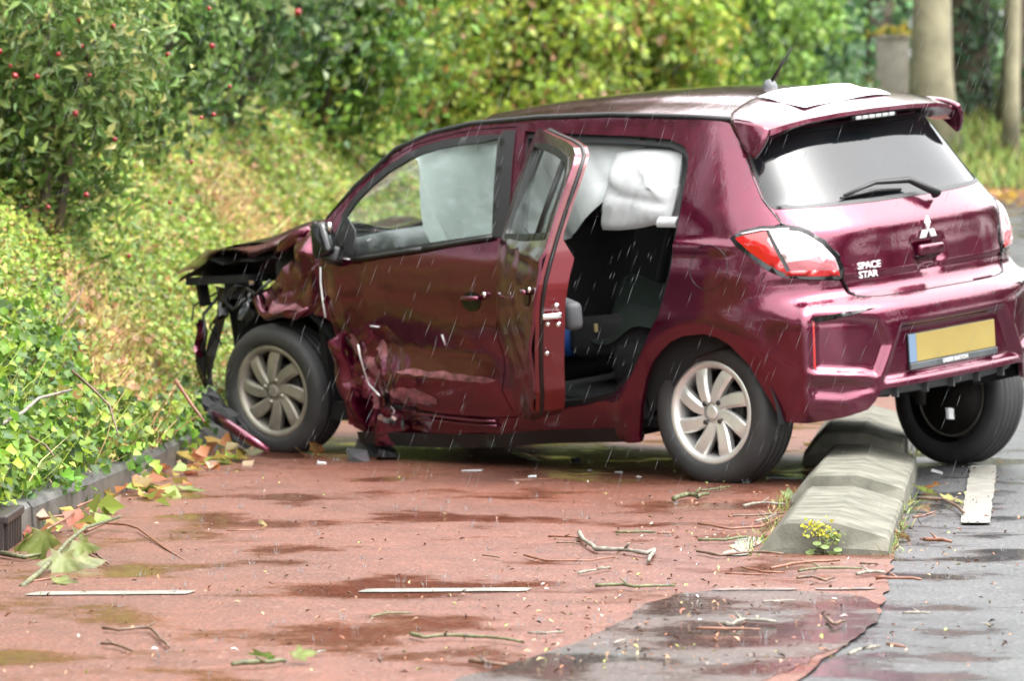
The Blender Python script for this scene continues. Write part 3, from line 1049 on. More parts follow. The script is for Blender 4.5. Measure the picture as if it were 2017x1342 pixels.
# handle in its cup
hx = float(np.interp(.885, _z, _XR))
MB().box((hx - .004, .003, .893), (.03, .150, .046), (0, -.15, 0), bev=.014).build('tailgate_handle', 'paint', tg, True)
MB().box((hx + .010, .003, .868), (.02, .13, .010), bev=.003).build('handle_recess', 'gloss_black', tg, True)
def rhomb(c, ang, L_, W_):
    d = Vector((0, math.sin(ang), math.cos(ang)))
    s_ = Vector((0, math.cos(ang), -math.sin(ang)))
    c = Vector(c)
    q = [c, c + d * L_ / 2 + s_ * W_ / 2, c + d * L_, c + d * L_ / 2 - s_ * W_ / 2]
    o = Vector((-.006, 0, 0))
    m_ = c + d * L_ / 2 + o * 1.8
    return [*q, *[p + o for p in q], m_], [(0, 1, 5, 4), (1, 2, 6, 5), (2, 3, 7, 6), (3, 0, 4, 7), (4, 5, 8), (5, 6, 8), (6, 7, 8), (7, 4, 8)]
em = MB()
ez = .968
for k in range(3):
    v, f = rhomb((float(np.interp(ez, _z, _XR)) - .004, 0, ez), k * 2 * PI / 3, .056, .034)
    em.add(v, f)
em.build('tailgate_emblem', 'badge', tg)
tx = rear_frame(.36, .855, .0)
n_ = body_n(np.array([[X0 - .8 * math.atan2(X0 - tx[0], tx[1]), .855]]))[0]
yaw_t = math.atan2(n_[1], n_[0]) + PI / 2
for t_, z_, dy in (('SPACE', .868, 0.), ('STAR', .834, -.012)):
    c_ = rear_frame(.36 - dy, z_, .004)
    text_mesh('model_lettering', t_, .036, 'badge', tg, c_, (PI / 2, 0, yaw_t), .003, .0004, 1.15)
# rear wiper
wp = lambda y, z, o: Vector(rear_frame(y, z, o))
wm = MB()
piv = wp(-.13, 1.083, .02)
wm.tube([piv, piv + Vector((-.025, 0, .0)), wp(-.03, 1.137, .035), wp(.16, 1.148, .03), wp(.34, 1.122, .016)], [.020, .018, .013, .009, .006], 8)
wa = wm.build('rear_wiper', 'black', tg, True)
MB().tube([wp(.02, 1.118, .012), wp(.18, 1.126, .014), wp(.36, 1.117, .010)], [.006, .009, .005], 6).build('wiper_blade', 'black', wa, True)

# ---- tail lamps
def tail_lamp(s_):
    F = (lambda p: p) if s_ > 0 else mir
    dome = lambda uv, off=0.: lift_plain(uv, off + .004 + .016 * sstep(-sdist(uv, F(LAMP)), 0, .07))
    bz = panel('tail_lamp', F(grow(LAMP, -.001)), 'gloss_black', CAR, lambda uv, off=0.: lift_plain(uv, off + .002), (), .02, .02)
    inn = grow(LAMP, -.012)
    clear = [(-.322, 1.030), (-.391, 1.029), (-.438, 1.020), (-.47, 1.005), (-.52, .969), (-.566, .912), (-.578, .872), (-.574, .853), (-.463, .866), (-.396, .870)]
    pink = [(-.385, .905), (-.45, .912), (-.50, .922), (-.556, .900), (-.568, .872), (-.566, .858), (-.463, .868), (-.398, .874)]
    red = [(-.192, 1.004), (-.225, 1.018), (-.318, 1.030), (-.392, .868), (-.36, .874), (-.32, .900), (-.25, .952)]
    low = [(-.388, .876), (-.463, .873), (-.570, .862), (-.576, .842), (-.463, .851), (-.376, .860)]
    top = [(-.215, 1.024), (-.296, 1.036), (-.40, 1.034), (-.40, 1.030), (-.298, 1.030), (-.228, 1.020)]
    clear, red = grow(clear, -.004), grow(red, -.005)
    panel('red_lens', F(red), 'lens_red', bz, dome, (), .02, .006)
    panel('clear_lens', F(clear), 'lens_clear', bz, dome, (), .02, .006)
    panel('pink_lens', F(pink), 'lens_pink', bz, lambda uv, off=0.: dome(uv, off) + body_n(uv) * .003, (), .02, .002)
    panel('red_strip', F(low), 'lens_red', bz, lambda uv, off=0.: dome(uv, off) + body_n(uv) * .005, (), .02, .006)
    panel('clear_strip', F(top), 'lens_clear', bz, dome, (), .02, .004)
tail_lamp(1)
tail_lamp(-1)

# ---- roof
def zc(x):
    return np.interp(x, [-.2, -.05, .287, .54, .837, 1.126, 1.316, 1.60, 1.95], [1.500, 1.513, 1.528, 1.533, 1.526, 1.508, 1.493, 1.462, 1.402])
def lift_roof(uv, off=0.):
    x, y = uv[:, 0], uv[:, 1]
    z = zc(x) - .070 * (np.abs(y) / .545) ** 2.3 + off + .006 * np.cos(np.clip(np.abs(y) - .25, 0, .1) * 31)
    return np.stack([x, y, z], 1)
RF = [(1.58, 0), (1.56, .25), (1.49, .44), (1.42, .530), (1.0, .545), (.4, .548), (-.03, .538)]
RF = RF + [(x, -y) for x, y in RF[::-1]][:-1]
roof = panel('roof', RF, 'paint', CAR, lift_roof, (), .035, .02)
for s_ in (1, -1):
    pts = [(2.10, .735 * s_, 1.060), (1.969, .682 * s_, 1.196), (1.786, .607 * s_, 1.345), (1.60, .570 * s_, 1.408), (1.385, .552 * s_, 1.443), (1.0, .546 * s_, 1.464), (.6, .545 * s_, 1.470), (.2, .548 * s_, 1.458), (-.03, .540 * s_, 1.446)]
    MB().tube(pts, .012, 8).build('roof_moulding', 'black', CAR, True)
hl = panel('headliner', RF, 'grey_trim', CAR, lambda uv, off=0.: lift_roof(uv, off - .035), (), .12, 0)
# aerial
ab = MB().lathe([(.0, .035), (.018, .03), (.030, .01), (.036, -.012)], 14, 'z', (.24, 0, 1.530)).build('aerial_base', 'shard', roof, True)
MB().tube([(.235, 0, 1.55), (.19, 0, 1.60), (.115, 0, 1.685)], [.008, .006, .003], 7).build('aerial_mast', 'black', roof, True)
# windscreen, bowed
ws = []
for i in range(13):
    t = i / 12
    for j in range(13):
        s_ = (j / 12) * 2 - 1
        top_ = Vector((1.59 - .17 * s_ * s_, .54 * s_, 1.463 - .055 * s_ * s_))
        bot = Vector((2.42 - .28 * s_ * s_, .73 * s_, .99 + .03 * s_ * s_))
        p = top_.lerp(bot, t) + Vector((.02, 0, .035)) * math.sin(t * PI)
        ws.append(p)
mesh_obj('windscreen', ws, [(i * 13 + j, i * 13 + j + 1, i * 13 + j + 14, i * 13 + j + 13) for i in range(12) for j in range(12)], 'windscreen', CAR, True)

# ---- spoiler
def spoiler():
    mb = MB()
    ys = np.linspace(-.56, .56, 41)
    top, rings = [], []
    for y in ys:
        a = abs(y)
        xe = np.interp(a, [0, .1, .2, .4, .5, .56, .60], [-.300, -.300, -.297, -.285, -.262, -.235, -.17])
        ze = np.interp(a, [0, .2, .4, .5, .56, .60], [1.444, 1.442, 1.432, 1.418, 1.405, 1.385])
        xf = np.interp(a, [0, .3, .5, .6], [.085, .075, .01, -.08])
        zf = float(zc(xf)) - .070 * (a / .545) ** 2.3 + .006
        zm = (ze + zf) / 2 + .013
        low = np.interp(a, [0, .40, .48, .54, .60], [.0, .0, .006, .02, .03])
        rings.append([(xf, y, zf), (xf - .03, y, zf + .004), ((xe + xf) / 2, y, zm), (xe + .03, y, ze + .008), (xe, y, ze), (xe - .004, y, ze - .016 - low * .3), (xe + .016, y, ze - .026 - low), (xe + .10, y, ze - .030 - low), (-.155 + .03 * (a > .5), y, 1.400 - .05 * (a / .6) ** 3), (-.06, y, 1.43 - .05 * (a / .6) ** 3)])
    m_ = len(rings[0])
    v = [p for r_ in rings for p in r_]
    f = [(i * m_ + k, i * m_ + k + 1, (i + 1) * m_ + k + 1, (i + 1) * m_ + k) for i in range(len(rings) - 1) for k in range(m_ - 1)]
    f += [tuple(range(m_)), tuple((len(rings) - 1) * m_ + k for k in range(m_))[::-1]]
    mb.add(v, f)
    return mb
sp = spoiler().build('spoiler', 'paint', CAR, True)
md = sp.modifiers.new('edges', 'EDGE_SPLIT')
md.split_angle = math.radians(38)
# side strakes running down beside the window
def strake(s_):
    bz = lambda a, b, d, t: Vector(a) * (1 - t) ** 2 + Vector(b) * 2 * t * (1 - t) + Vector(d) * t * t
    v, n, m_ = [], 12, 7
    for i in range(n):
        t = i / (n - 1)
        o = bz((-.055, .560, 1.437), (-.10, .592, 1.385), (-.196, .610, 1.298), t)
        q = bz((-.245, .560, 1.402), (-.258, .588, 1.352), (-.204, .606, 1.296), t)
        for k in range(m_):
            w_ = k / (m_ - 1)
            p = o.lerp(q, w_) + Vector((-.2, .8, .5)).normalized() * (.016 * math.sin(w_ * PI) * (1 - t) + .004)
            v.append((p.x, p.y * s_, p.z))
    f = [(i * m_ + k, i * m_ + k + 1, (i + 1) * m_ + k + 1, (i + 1) * m_ + k) for i in range(n - 1) for k in range(m_ - 1)]
    if s_ < 0:
        f = [q[::-1] for q in f]
    o = mesh_obj('spoiler_strake', v, f, 'paint', sp, True)
    so = o.modifiers.new('thick', 'SOLIDIFY')
    so.thickness = .020
    so.offset = -1 if s_ > 0 else -1
strake(1)
strake(-1)
bl = MB().box((-.283, 0, 1.412), (.022, .27, .022), (0, -.2, 0), bev=.006).build('brake_light', 'gloss_black', sp, True)
for k in range(6):
    MB().box((-.2955, -.10 + .04 * k, 1.412), (.006, .034, .015), (0, -.2, 0), bev=.003).build('lamp_cell', 'lamp_white', bl, True)

# ---- wheels
def rim(parent, m_, dirty):
    e = MB()
    e.lathe([(.202, .0), (.204, -.008), (.198, -.014), (.188, -.016), (.180, -.030), (.172, -.14), (.165, -.145), (.168, -.03), (.176, -.004), (.190, .004)], 48, 'y', (0, 0, 0), True)
    r_ = e.build('rim', m_, parent, True)
    for k in range(8):
        a0 = k * PI / 4 + .22
        sp_ = MB()
        sec = []
        for t in np.linspace(0, 1, 7):
            rad = .040 + (.182 - .040) * t
            an = a0 + .50 * (t - .15) * (1 - .35 * t)
            wd = .021 + .009 * t + .004 * math.sin(t * PI)
            c = Vector((math.cos(an) * rad, 0, math.sin(an) * rad))
            tg_ = Vector((-math.sin(an), 0, math.cos(an)))
            y = -.010 + .004 * math.sin(t * PI) - .006 * (t > .9)
            sec += [c + tg_ * wd + Vector((0, y - .006, 0)), c + tg_ * wd * .55 + Vector((0, y + .002, 0)), c - tg_ * wd * .8 + Vector((0, y - .001, 0)), c - tg_ * wd + Vector((0, y - .010, 0)), c - tg_ * wd * .8 + Vector((0, y - .04, 0)), c + tg_ * wd * .8 + Vector((0, y - .04, 0))]
        f = [(i * 6 + q, i * 6 + (q + 1) % 6, i * 6 + 6 + (q + 1) % 6, i * 6 + 6 + q) for i in range(6) for q in range(6)]
        sp_.add(sec, f)
        o = sp_.build('spoke', m_, parent, True)
        o.modifiers.new('edges', 'EDGE_SPLIT').split_angle = math.radians(35)
    MB().lathe([(.0, -.003), (.022, -.004), (.027, -.007), (.030, -.016), (.064, -.020), (.066, -.05)], 28, 'y').build('hub_cap', m_, parent, False)
    for k in range(4):
        an = k * PI / 2 + .75
        c = Vector((math.cos(an) * .050, 0, math.sin(an) * .050))
        MB().lathe([(.0, -.002), (.009, -.003), (.011, -.025)], 10, 'y', c).build('wheel_nut', 'dark_metal' if not dirty else 'alloy_dirty', parent, True)
    MB().lathe([(.0, -.055), (.11, -.055), (.115, -.06), (.115, -.11), (.0, -.11), (.0, -.125), (.172, -.125), (.172, -.135), (.0, -.14)], 32, 'y').build('brake_drum', 'dark_metal', parent, True)

def wheel(name, c_world, axle_world, dirty=False, flat=0., spin=0., outer=True):
    """c_world: middle of the outer face; axle_world: direction the outer face looks"""
    y = (CAR_RI @ Vector(axle_world)).normalized()
    up = CAR_RI @ Vector((0, 0, 1))
    x = y.cross(up).normalized()
    z = x.cross(y)
    R = Matrix((x, y, z)).transposed().to_4x4()
    e = empty(name)
    e.parent = CAR
    e.matrix_local = Matrix.Translation(w2c(c_world)) @ R @ Matrix.Rotation(spin, 4, 'Y')
    prof = [(.196, -.004), (.205, .008), (.225, .014), (.250, .012), (.268, .002), (.279, -.014), (.285, -.030)]
    for k in range(4):                                  # tread ribs with grooves
        a = -.034 - k * .029
        prof += [(.287, a), (.287, a - .021), (.280, a - .023), (.280, a - .027)]
    prof += [(.285, -.150), (.279, -.162), (.268, -.176), (.250, -.186), (.225, -.188), (.205, -.182), (.196, -.170)]
    tb = MB().lathe(prof, 72, 'y')
    t = tb.build('tyre', 'tyre', e, True)
    if flat:                                            # the loaded tyre is pressed flat where it stands
        d = (Matrix.Rotation(-spin, 3, 'Y') @ Vector((0, 0, -1)))
        for v in t.data.vertices:
            q = v.co.dot(d)
            if q > .287 - flat:
                over = q - (.287 - flat)
                v.co -= d * over * .92
                v.co.y += (.010 if v.co.y > -.085 else -.010) * min(1, over / .02)
    rim(e, 'alloy_dirty' if dirty else 'alloy', dirty)
    return e
wheel('wheel', (.764, 15.587, .276), (-.672, -.740, -.012), spin=.05, flat=.012)
wheel('wheel', (-1.026, 17.35, .268), (-.610, -.780, -.115), True, flat=.016, spin=.35)
wheel('wheel', (1.905, 16.80, .284), (.70, .71, -.02), True, flat=.006, spin=.6)
wheel('wheel', (-.02, 18.35, .285), (.66, .75, .0), True, flat=.006, spin=.6)
# rear axle, damper and spring at the far rear wheel, silencer
ax = MB()
ax.tube([(-.0, .60, .33), (.16, .45, .40), (.16, -.35, .38), (0, -.55, .24)], .032, 10)
ax.build('rear_axle', 'dark_metal', CAR, True)
MB().tube([(-.03, -.50, .20), (-.05, -.50, .45)], [.022, .03], 10).build('damper', 'dark_metal', CAR, True)
MB().tube([(-.03, .50, .24), (-.05, .50, .50)], [.022, .03], 10).build('damper', 'dark_metal', CAR, True)
MB().box((-.25, -.25, .40), (.26, .46, .12), bev=.05).build('silencer', 'dark_metal', CAR, True)
MB().box((-.10, -.60, .15), (.012, .055, .045), (.2, .1, .3)).build('caliper_tag', 'white', CAR)
# underbody and arch liners
ub = MB()
ub.box((1.42, 0, .225), (1.84, 1.34, .05))
ub.box((-.33, 0, .44), (.40, .98, .05))
ub.build('underbody', 'matt_black', CAR)
def liner(cx_, s_, y0, y1, zc_=.31, r_=.36):
    v, f = [], []
    for i in range(19):
        a = PI * i / 18
        for y in (y0, y1):
            v.append((cx_ + math.cos(a) * r_, y * s_, zc_ + math.sin(a) * r_))
    n0 = len(v)
    for i in range(18):
        f.append((2 * i, 2 * i + 1, 2 * i + 3, 2 * i + 2))
    f.append(tuple(2 * i + 1 for i in range(19)))
    mesh_obj('arch_liner', v, f, 'matt_black', CAR, None)
liner(-.02, 1, .76, .40, .30, .352)
liner(-.02, -1, .78, .42, .30, .352)
liner(2.44, 1, .72, .42, .33, .36)
liner(2.44, -1, .78, .42, .33, .36)

# ---- inside
panel('door_lining', [(.12, .28), (2.0, .28), (2.0, .90), (1.0, .985), (.12, 1.03), (-.2, 1.03), (-.25, .72), (.05, .68), (.25, .5)], 'matt_black', CAR, flip_y(lift_plain), (), .08, 0, -.06)
panel('quarter_lining', [(.085, 1.35), (.080, .90), (.13, .70), (.24, .55), (.33, .44), (.30, .30), (.02, .55), (-.22, .62), (-.22, 1.0), (-.12, 1.30)], 'matt_black', CAR, lift_plain, (), .06, 0, -.05)
SILL_DARK = [(.35, .205), (.60, .19), (.794, .178), (1.15, .145), (1.45, .125), (1.80, .118), (1.985, .122), (1.99, .17), (1.45, .185), (1.15, .20), (.8, .232), (.36, .26)]
panel('sill_dirt_shade', SILL_DARK, 'black', CAR, lambda uv, off=0.: lift_plain(uv, off + .004), (), .05, .004)  # black strip laid on for the shade and dirt low on the sill
it = MB().box((1.15, 0, .262), (2.2, 1.34, .03)).build('cabin_floor', 'matt_black', CAR)
MB().box((-.30, 0, .62), (.02, 1.1, .5)).build('boot_trim', 'matt_black', CAR)
MB().box((2.24, 0, .62), (.04, 1.36, .70)).build('bulkhead', 'matt_black', CAR)
dash = MB().box((2.02, 0, .88), (.46, 1.34, .20), (0, .16, 0), bev=.07).build('dashboard', 'grey_trim', CAR, True)
sw = MB()
ring = [(1.66 + .08 * math.sin(a) * .6, .36 + .185 * math.cos(a), .90 + .17 * math.sin(a)) for a in np.linspace(0, 2 * PI, 25)]
sw.tube(ring, .014, 8)
sw.box((1.68, .36, .90), (.05, .14, .10), bev=.02)
sw.tube([(1.68, .36, .90), (1.95, .36, .82)], .03, 8)
sw.build('steering_wheel', 'black', CAR, True)
def seat(y, x, name):
    e = empty(name, (x, y, 0))
    e.parent = CAR
    MB().box((0, 0, .47), (.52, .50, .16), (0, -.12, 0), bev=.06).build('cushion', 'matt_black', e, True)
    MB().box((-.30, 0, .76), (.16, .48, .60), (0, -.30, 0), top=.86, bev=.06).build('backrest', 'matt_black', e, True)
    MB().box((-.44, 0, 1.135), (.10, .26, .17), (0, -.2, 0), bev=.04).build('headrest', 'matt_black', e, True)
seat(.34, 1.30, 'front_seat')
seat(-.36, 1.30, 'front_seat')
bs = empty('rear_bench', (.36, 0, 0))
bs.parent = CAR
MB().box((.02, 0, .46), (.50, 1.26, .20), (0, -.1, 0), bev=.06).build('cushion', 'matt_black', bs, True)
MB().box((-.30, 0, .80), (.16, 1.26, .62), (0, -.28, 0), bev=.06).build('backrest', 'matt_black', bs, True)
for y in (-.40, .40):
    MB().box((-.42, y, 1.15), (.09, .26, .14), (0, -.2, 0), bev=.04).build('headrest', 'matt_black', bs, True)

# side curtain airbag, hanging limp from the roof rail
def cloth(name, u0, u1, ztop, zbot, yfun, nu, nz, parent, m='airbag'):
    v = []
    for i in range(nu):
        u = u0 + (u1 - u0) * i / (nu - 1)
        for j in range(nz):
            t = j / (nz - 1)
            z = ztop(u) + (zbot(u) - ztop(u)) * t
            y = float(np.interp(z, _z, _W)) - .035 + yfun(u, t) + float(crumple(np.array([[u, z * .8]]), .016, 4.2, 41, .04)[0]) * min(1, t * 3)
            v.append((u, y, z))
    f = [(i * nz + j, i * nz + j + 1, (i + 1) * nz + j + 1, (i + 1) * nz + j) for i in range(nu - 1) for j in range(nz - 1)]
    return mesh_obj(name, v, f, m, parent, True)
def fold(u, t):
    return (-.10 * t + .036 * math.sin(u * 9 + 2.5 * t) * t + .018 * math.sin(u * 17 - 3 * t + math.sin(u * 5)) * (t ** .6) + .008 * math.sin(5 * t + 6 * u) - .022 * max(0, 1 - abs(((u * 3.1 + .9 * t) % 1) - .5) * 9) * t)
cb = cloth('curtain_airbag', 1.72, .46, lambda u: float(np.interp(u, [.2, 1.2, 1.5, 1.72], [1.42, 1.415, 1.385, 1.31])),
           lambda u: float(np.interp(u, [.46, .60, .72, .82, 1.05, 1.28, 1.60, 1.66, 1.70, 1.72], [1.24, 1.12, 1.03, .985, .93, .93, .95, 1.02, 1.20, 1.28])), fold, 60, 30, CAR)
# the puffed rear pocket
def pocket():
    v, f = [], []
    nu, nz = 34, 30
    for s_ in (1, -1):
        for i in range(nu):
            for j in range(nz):
                a, b = i / (nu - 1) * 2 - 1, j / (nz - 1) * 2 - 1
                x = .375 + .185 * a * (1 - .05 * b * b) + .012 * b
                z = 1.185 + .150 * b * (1 - .10 * a * a) - .02 * a * (b < 0)
                puff = (max(0, 1 - abs(a) ** 3.2) * max(0, 1 - abs(b) ** 3.0)) ** .55
                wr = .008 * math.sin(4 * a + 2.5 * b) + .012 * max(0, 1 - abs(a + .5 * b - .25) * 8) - .010 * max(0, 1 - abs(.35 * a - b - .2) * 7) + .006 * math.sin(9 * b - 3 * a) * abs(a) + .009 * max(0, 1 - abs(.8 * a - .6 * b + .45) * 9) - .009 * max(0, 1 - abs(.9 * a + .3 * b + .1) * 10) + .006 * math.sin(17 * a + 9 * b) * b * b
                wr += float(crumple(np.array([[x, z]]), .010, 7, 52, .03)[0])
                y = float(np.interp(z, _z, _W)) - .055 + s_ * (.062 * puff + wr * puff)
                v.append((x, y, z))
    for s_ in range(2):
        o = s_ * nu * nz
        f += [(o + i * nz + j, o + i * nz + j + 1, o + (i + 1) * nz + j + 1, o + (i + 1) * nz + j) for i in range(nu - 1) for j in range(nz - 1)]
    return v, f
v, f = pocket()
mesh_obj('airbag_pocket', v, f, 'airbag_dimmed', cb, True)
cloth('airbag_flap', .62, .13, lambda u: 1.395 - .03 * (u < .2), lambda u: float(np.interp(u, [.13, .3, .45, .56, .62], [1.02, 1.03, 1.045, 1.16, 1.20])), lambda u, t: -.15 + .02 * math.sin(u * 20 + 5 * t) * t, 24, 16, cb, 'airbag_dimmed')
cloth('airbag_hem', .22, .12, lambda u: 1.085, lambda u: 1.045, lambda u, t: .012 + .015 * math.sin(t * 3), 8, 5, cb, 'airbag_dimmed')
# deflated front airbag over the wheel and dashboard
v = []
for i in range(16):
    for j in range(16):
        a, b = i / 15 * 2 - 1, j / 15 * 2 - 1
        v.append((1.62 + .10 * a * .4 + .02 * math.sin(7 * b), .36 + .19 * b, .90 + .20 * a + .02 * math.sin(9 * a + 4 * b) - .05 * b * b))
mesh_obj('driver_airbag', v, [(i * 16 + j, i * 16 + j + 1, i * 16 + 17 + j, i * 16 + 16 + j) for i in range(15) for j in range(15)], 'airbag', CAR, True)

# ---- wrecked front
# inner structure
eng = MB()
eng.box((2.62, .05, .50), (.46, .80, .36), bev=.05)
eng.box((2.55, -.2, .70), (.30, .50, .12), bev=.04)
eng.box((2.86, .25, .50), (.06, .6, .30), bev=.02)
eng.tube([(2.45, .50, .62), (2.7, .42, .74), (2.85, .2, .70)], .03, 8)
eng.build('engine', 'dark_metal', CAR, True)
MB().box((2.36, .50, .80), (.46, .26, .20), (0.1, .1, 0), bev=.04).build('battery_tray', 'matt_black', CAR, True)
rs = MB()
rs.box((2.98, .40, .765), (.42, .42, .035), (.06, .05, 0))
rs.box((3.17, .53, .71), (.025, .05, .12), (0, .15, 0))
rs.box((2.84, .58, .735), (.22, .03, .08))
rs.build('radiator_support', 'matt_black', CAR)
def torn_strip(name, m, parent, pts, w, seed):
    r_ = random.Random(seed)
    v, f = [], []
    for i, p in enumerate(pts):
        p = Vector(p)
        d = Vector((.8, -.45, r_.uniform(-.3, .3))).normalized()
        ww = w[i] if isinstance(w, (list, tuple)) else w
        for k, o_ in enumerate((-1, -.35, .3, 1)):
            v.append(p + d * ww * o_ + Vector((r_.uniform(-.012, .012), r_.uniform(-.02, .02) + .02 * (k % 2), r_.uniform(-.012, .012))))
    for i in range(len(pts) - 1):
        for k in range(3):
            f.append((i * 4 + k, i * 4 + k + 1, i * 4 + 5 + k, i * 4 + 4 + k))
    o = mesh_obj(name, v, f, m, parent, False)
    so = o.modifiers.new('thick', 'SOLIDIFY')
    so.thickness = .008
    return o
torn_strip('chassis_leg', 'dark_metal', CAR, [(2.99, .56, .745), (2.995, .57, .68), (3.00, .58, .60), (3.02, .585, .53), (3.05, .60, .45), (3.07, .60, .36), (3.08, .60, .27)], [.07, .07, .065, .07, .06, .06, .045], 3)
torn_strip('bumper_carrier', 'black', CAR, [(3.08, .62, .60), (3.10, .62, .52), (3.09, .63, .44), (3.11, .62, .36), (3.07, .60, .26), (3.02, .62, .18)], [.045, .065, .05, .06, .08, .09], 5)
torn_strip('inner_wing', 'paint', CAR, [(3.06, .66, .60), (3.055, .665, .55), (3.07, .66, .50), (3.065, .66, .45)], [.008, .016, .02, .008], 8)
MB().box((2.93, .36, .46), (.16, .36, .50), (0, .12, .1), bev=.04).build('radiator', 'matt_black', CAR, True)
MB().box((2.745, .60, .745), (.03, .03, .07)).build('bracket', 'chrome', CAR)
# torn wing: what is left of it above the wheel and behind it
def lift_wing(uv, off=0.):
    p = body(uv)
    p[:, 1] += off - .05 + crumple(uv, .050, 8, 31, .1) - .10 * sstep(uv[:, 0], 2.2, 2.6) + .05 * sstep(uv[:, 1], .72, .66) * sstep(uv[:, 0], 2.2, 2.35)
    p[:, 0] += crumple(uv, .02, 6, 8, .1)
    p[:, 2] += crumple(uv, .016, 7, 12, .1)
    return p
WING = [(2.04, .62), (2.03, .75), (2.07, .86), (2.13, .96), (2.16, 1.01), (2.24, 1.0), (2.33, .97), (2.40, .90), (2.46, .83), (2.57, .75), (2.62, .72), (2.58, .665), (2.50, .648), (2.38, .655), (2.28, .66), (2.20, .68), (2.12, .665)]
wing = panel('front_wing', WING, 'paint', CAR, lift_wing, (), .016, .02)
wing.modifiers.new('creases', 'EDGE_SPLIT').split_angle = math.radians(26)
for pts_ in ([(2.52, .69), (2.50, .72), (2.40, .71), (2.30, .70), (2.24, .69), (2.30, .675), (2.42, .672)], [(2.58, .73), (2.55, .75), (2.52, .73), (2.54, .70)]):
    panel('scuff', smooth_poly(pts_, 2), 'scuff', wing, lift_wing, (), .014, 0, .003)
wing['label'] = 'crumpled left front wing'
for pts in ([(2.09, .80, .87), (2.085, .81, .80), (2.07, .82, .74), (2.055, .825, .66)],):
    MB().tube(pts, .004, 6).build('torn_edge', 'badge', wing, True)
rag = MB()
pts = [(2.62, .70, .70), (2.56, .75, .715), (2.53, .76, .665), (2.47, .78, .650), (2.38, .775, .662), (2.30, .77, .652), (2.22, .765, .69)]
rag.tube(pts, [.010, .022, .016, .02, .014, .018, .008], 7)
rag.build('wing_lip', 'paint', wing, True)
sq = panel('lower_wing', [(1.95, .14), (2.04, .20), (2.05, .40), (2.03, .56), (1.985, .60), (1.97, .40)], 'paint', CAR, lambda uv, off=0.: body(uv) + np.column_stack([crumple(uv, .012, 7, 2), off + crumple(uv, .03, 9, 14) - .01, 0 * uv[:, 0]]), (), .016, .02)
# right wing, simple
panel('front_wing', [(2.05, .35), (2.05, .86), (2.16, 1.02), (2.9, .86), (2.85, .62), (2.76, .50), (2.66, .62), (2.45, .68), (2.25, .62), (2.12, .42)], 'paint', CAR, lambda uv, off=0.: body(uv) * np.array([1, -1, 1]) + np.column_stack([0 * uv[:, 0], .10 * sstep(uv[:, 0], 2.2, 3.0), 0 * uv[:, 0]]), (), .05, .02)

for k, (pts_, r__) in enumerate((
    ([(2.95, .58, .74), (2.90, .66, .66), (2.97, .68, .58), (2.92, .66, .50)], .006), ([(3.05, .50, .73), (3.10, .60, .62), (3.02, .66, .55), (3.08, .64, .42)], .008),
    ([(2.70, .66, .73), (2.78, .70, .66), (2.86, .68, .70), (2.93, .64, .62)], .010), ([(2.48, .74, .80), (2.56, .76, .74), (2.66, .72, .76), (2.74, .66, .70)], .007),
    ([(3.12, .45, .72), (3.16, .60, .66), (3.13, .64, .60)], .005))):
    MB().tube(pts_, r__, 6).build('torn_wiring', 'black', CAR, True)
torn_strip('lamp_bracket', 'black', CAR, [(2.80, .64, .76), (2.86, .66, .70), (2.84, .68, .64), (2.90, .68, .60)], [.03, .05, .04, .02], 17)
torn_strip('lamp_shell', 'shard', CAR, [(2.72, .66, .70), (2.70, .69, .66), (2.74, .70, .62)], [.05, .05, .02], 23)
# bonnet: folded up in the middle, its nose hanging
def bonnet():
    xs = [2.24, 2.32, 2.40, 2.50, 2.60, 2.70, 2.80, 2.90, 2.98, 3.05, 3.11, 3.155, 3.17]
    zL = [1.000, 1.010, .990, .988, .995, .985, .960, .935, .915, .890, .855, .815, .790]
    ys = np.linspace(-.66, .64, 25)
    v = []
    for i, x in enumerate(xs):
        for j, y in enumerate(ys):
            t = (y + .66) / 1.30                        # 0 right, 1 left
            crown = .05 * (1 - (2 * t - 1) ** 2)
            buck = .055 * math.exp(-((x - 2.62) / .10) ** 2) * (1 - t) + .018 * math.sin(x * 31 + y * 6) * sstep(np.array(x), 2.3, 2.5) * (.4 + .6 * t) - .02 * math.sin(y * 13 + x * 5)
            z = zL[i] + crown * .5 + float(buck) - .125 * (1 - t) ** 1.2
            xx = x - .05 * (1 - t) + (.06 * t - .10 * (1 - t) ** 4) * (i / 12) ** 2
            if t > .9:
                z -= .030 * (t - .9) / .1
            v.append((xx, y, z))
    n = len(ys)
    f = [(i * n + j, i * n + j + 1, (i + 1) * n + j + 1, (i + 1) * n + j) for i in range(len(xs) - 1) for j in range(n - 1)]
    return v, f
v, f = bonnet()
bon = mesh_obj('bonnet', v, f, 'paint', CAR, True)
bon['label'] = 'buckled bonnet'
sub = bon.modifiers.new('sub', 'SUBSURF')
sub.levels = sub.render_levels = 1
# black underside with folded left edge
v2 = [(x - .01, y * .985, z - .030 - .05 * math.sin(min(1, max(0, (x - 2.35) / .75)) * PI) * (1 if y > .2 else .4)) for x, y, z in v]
mesh_obj('bonnet_lining', v2, [q[::-1] for q in f], 'matt_black', bon, True)
ed = [(2.30, .66, 1.015), (2.36, .665, .985), (2.46, .655, .94), (2.53, .65, .905), (2.50, .655, .885)]
MB().tube(ed, [.010, .03, .035, .02, .006], 8).build('bonnet_fold', 'paint', bon, True)
MB().tube([(2.335, .60, 1.0), (2.32, .615, 1.02), (2.30, .62, 1.035)], [.014, .012, .008], 6).build('bonnet_hinge', 'black', bon, True)
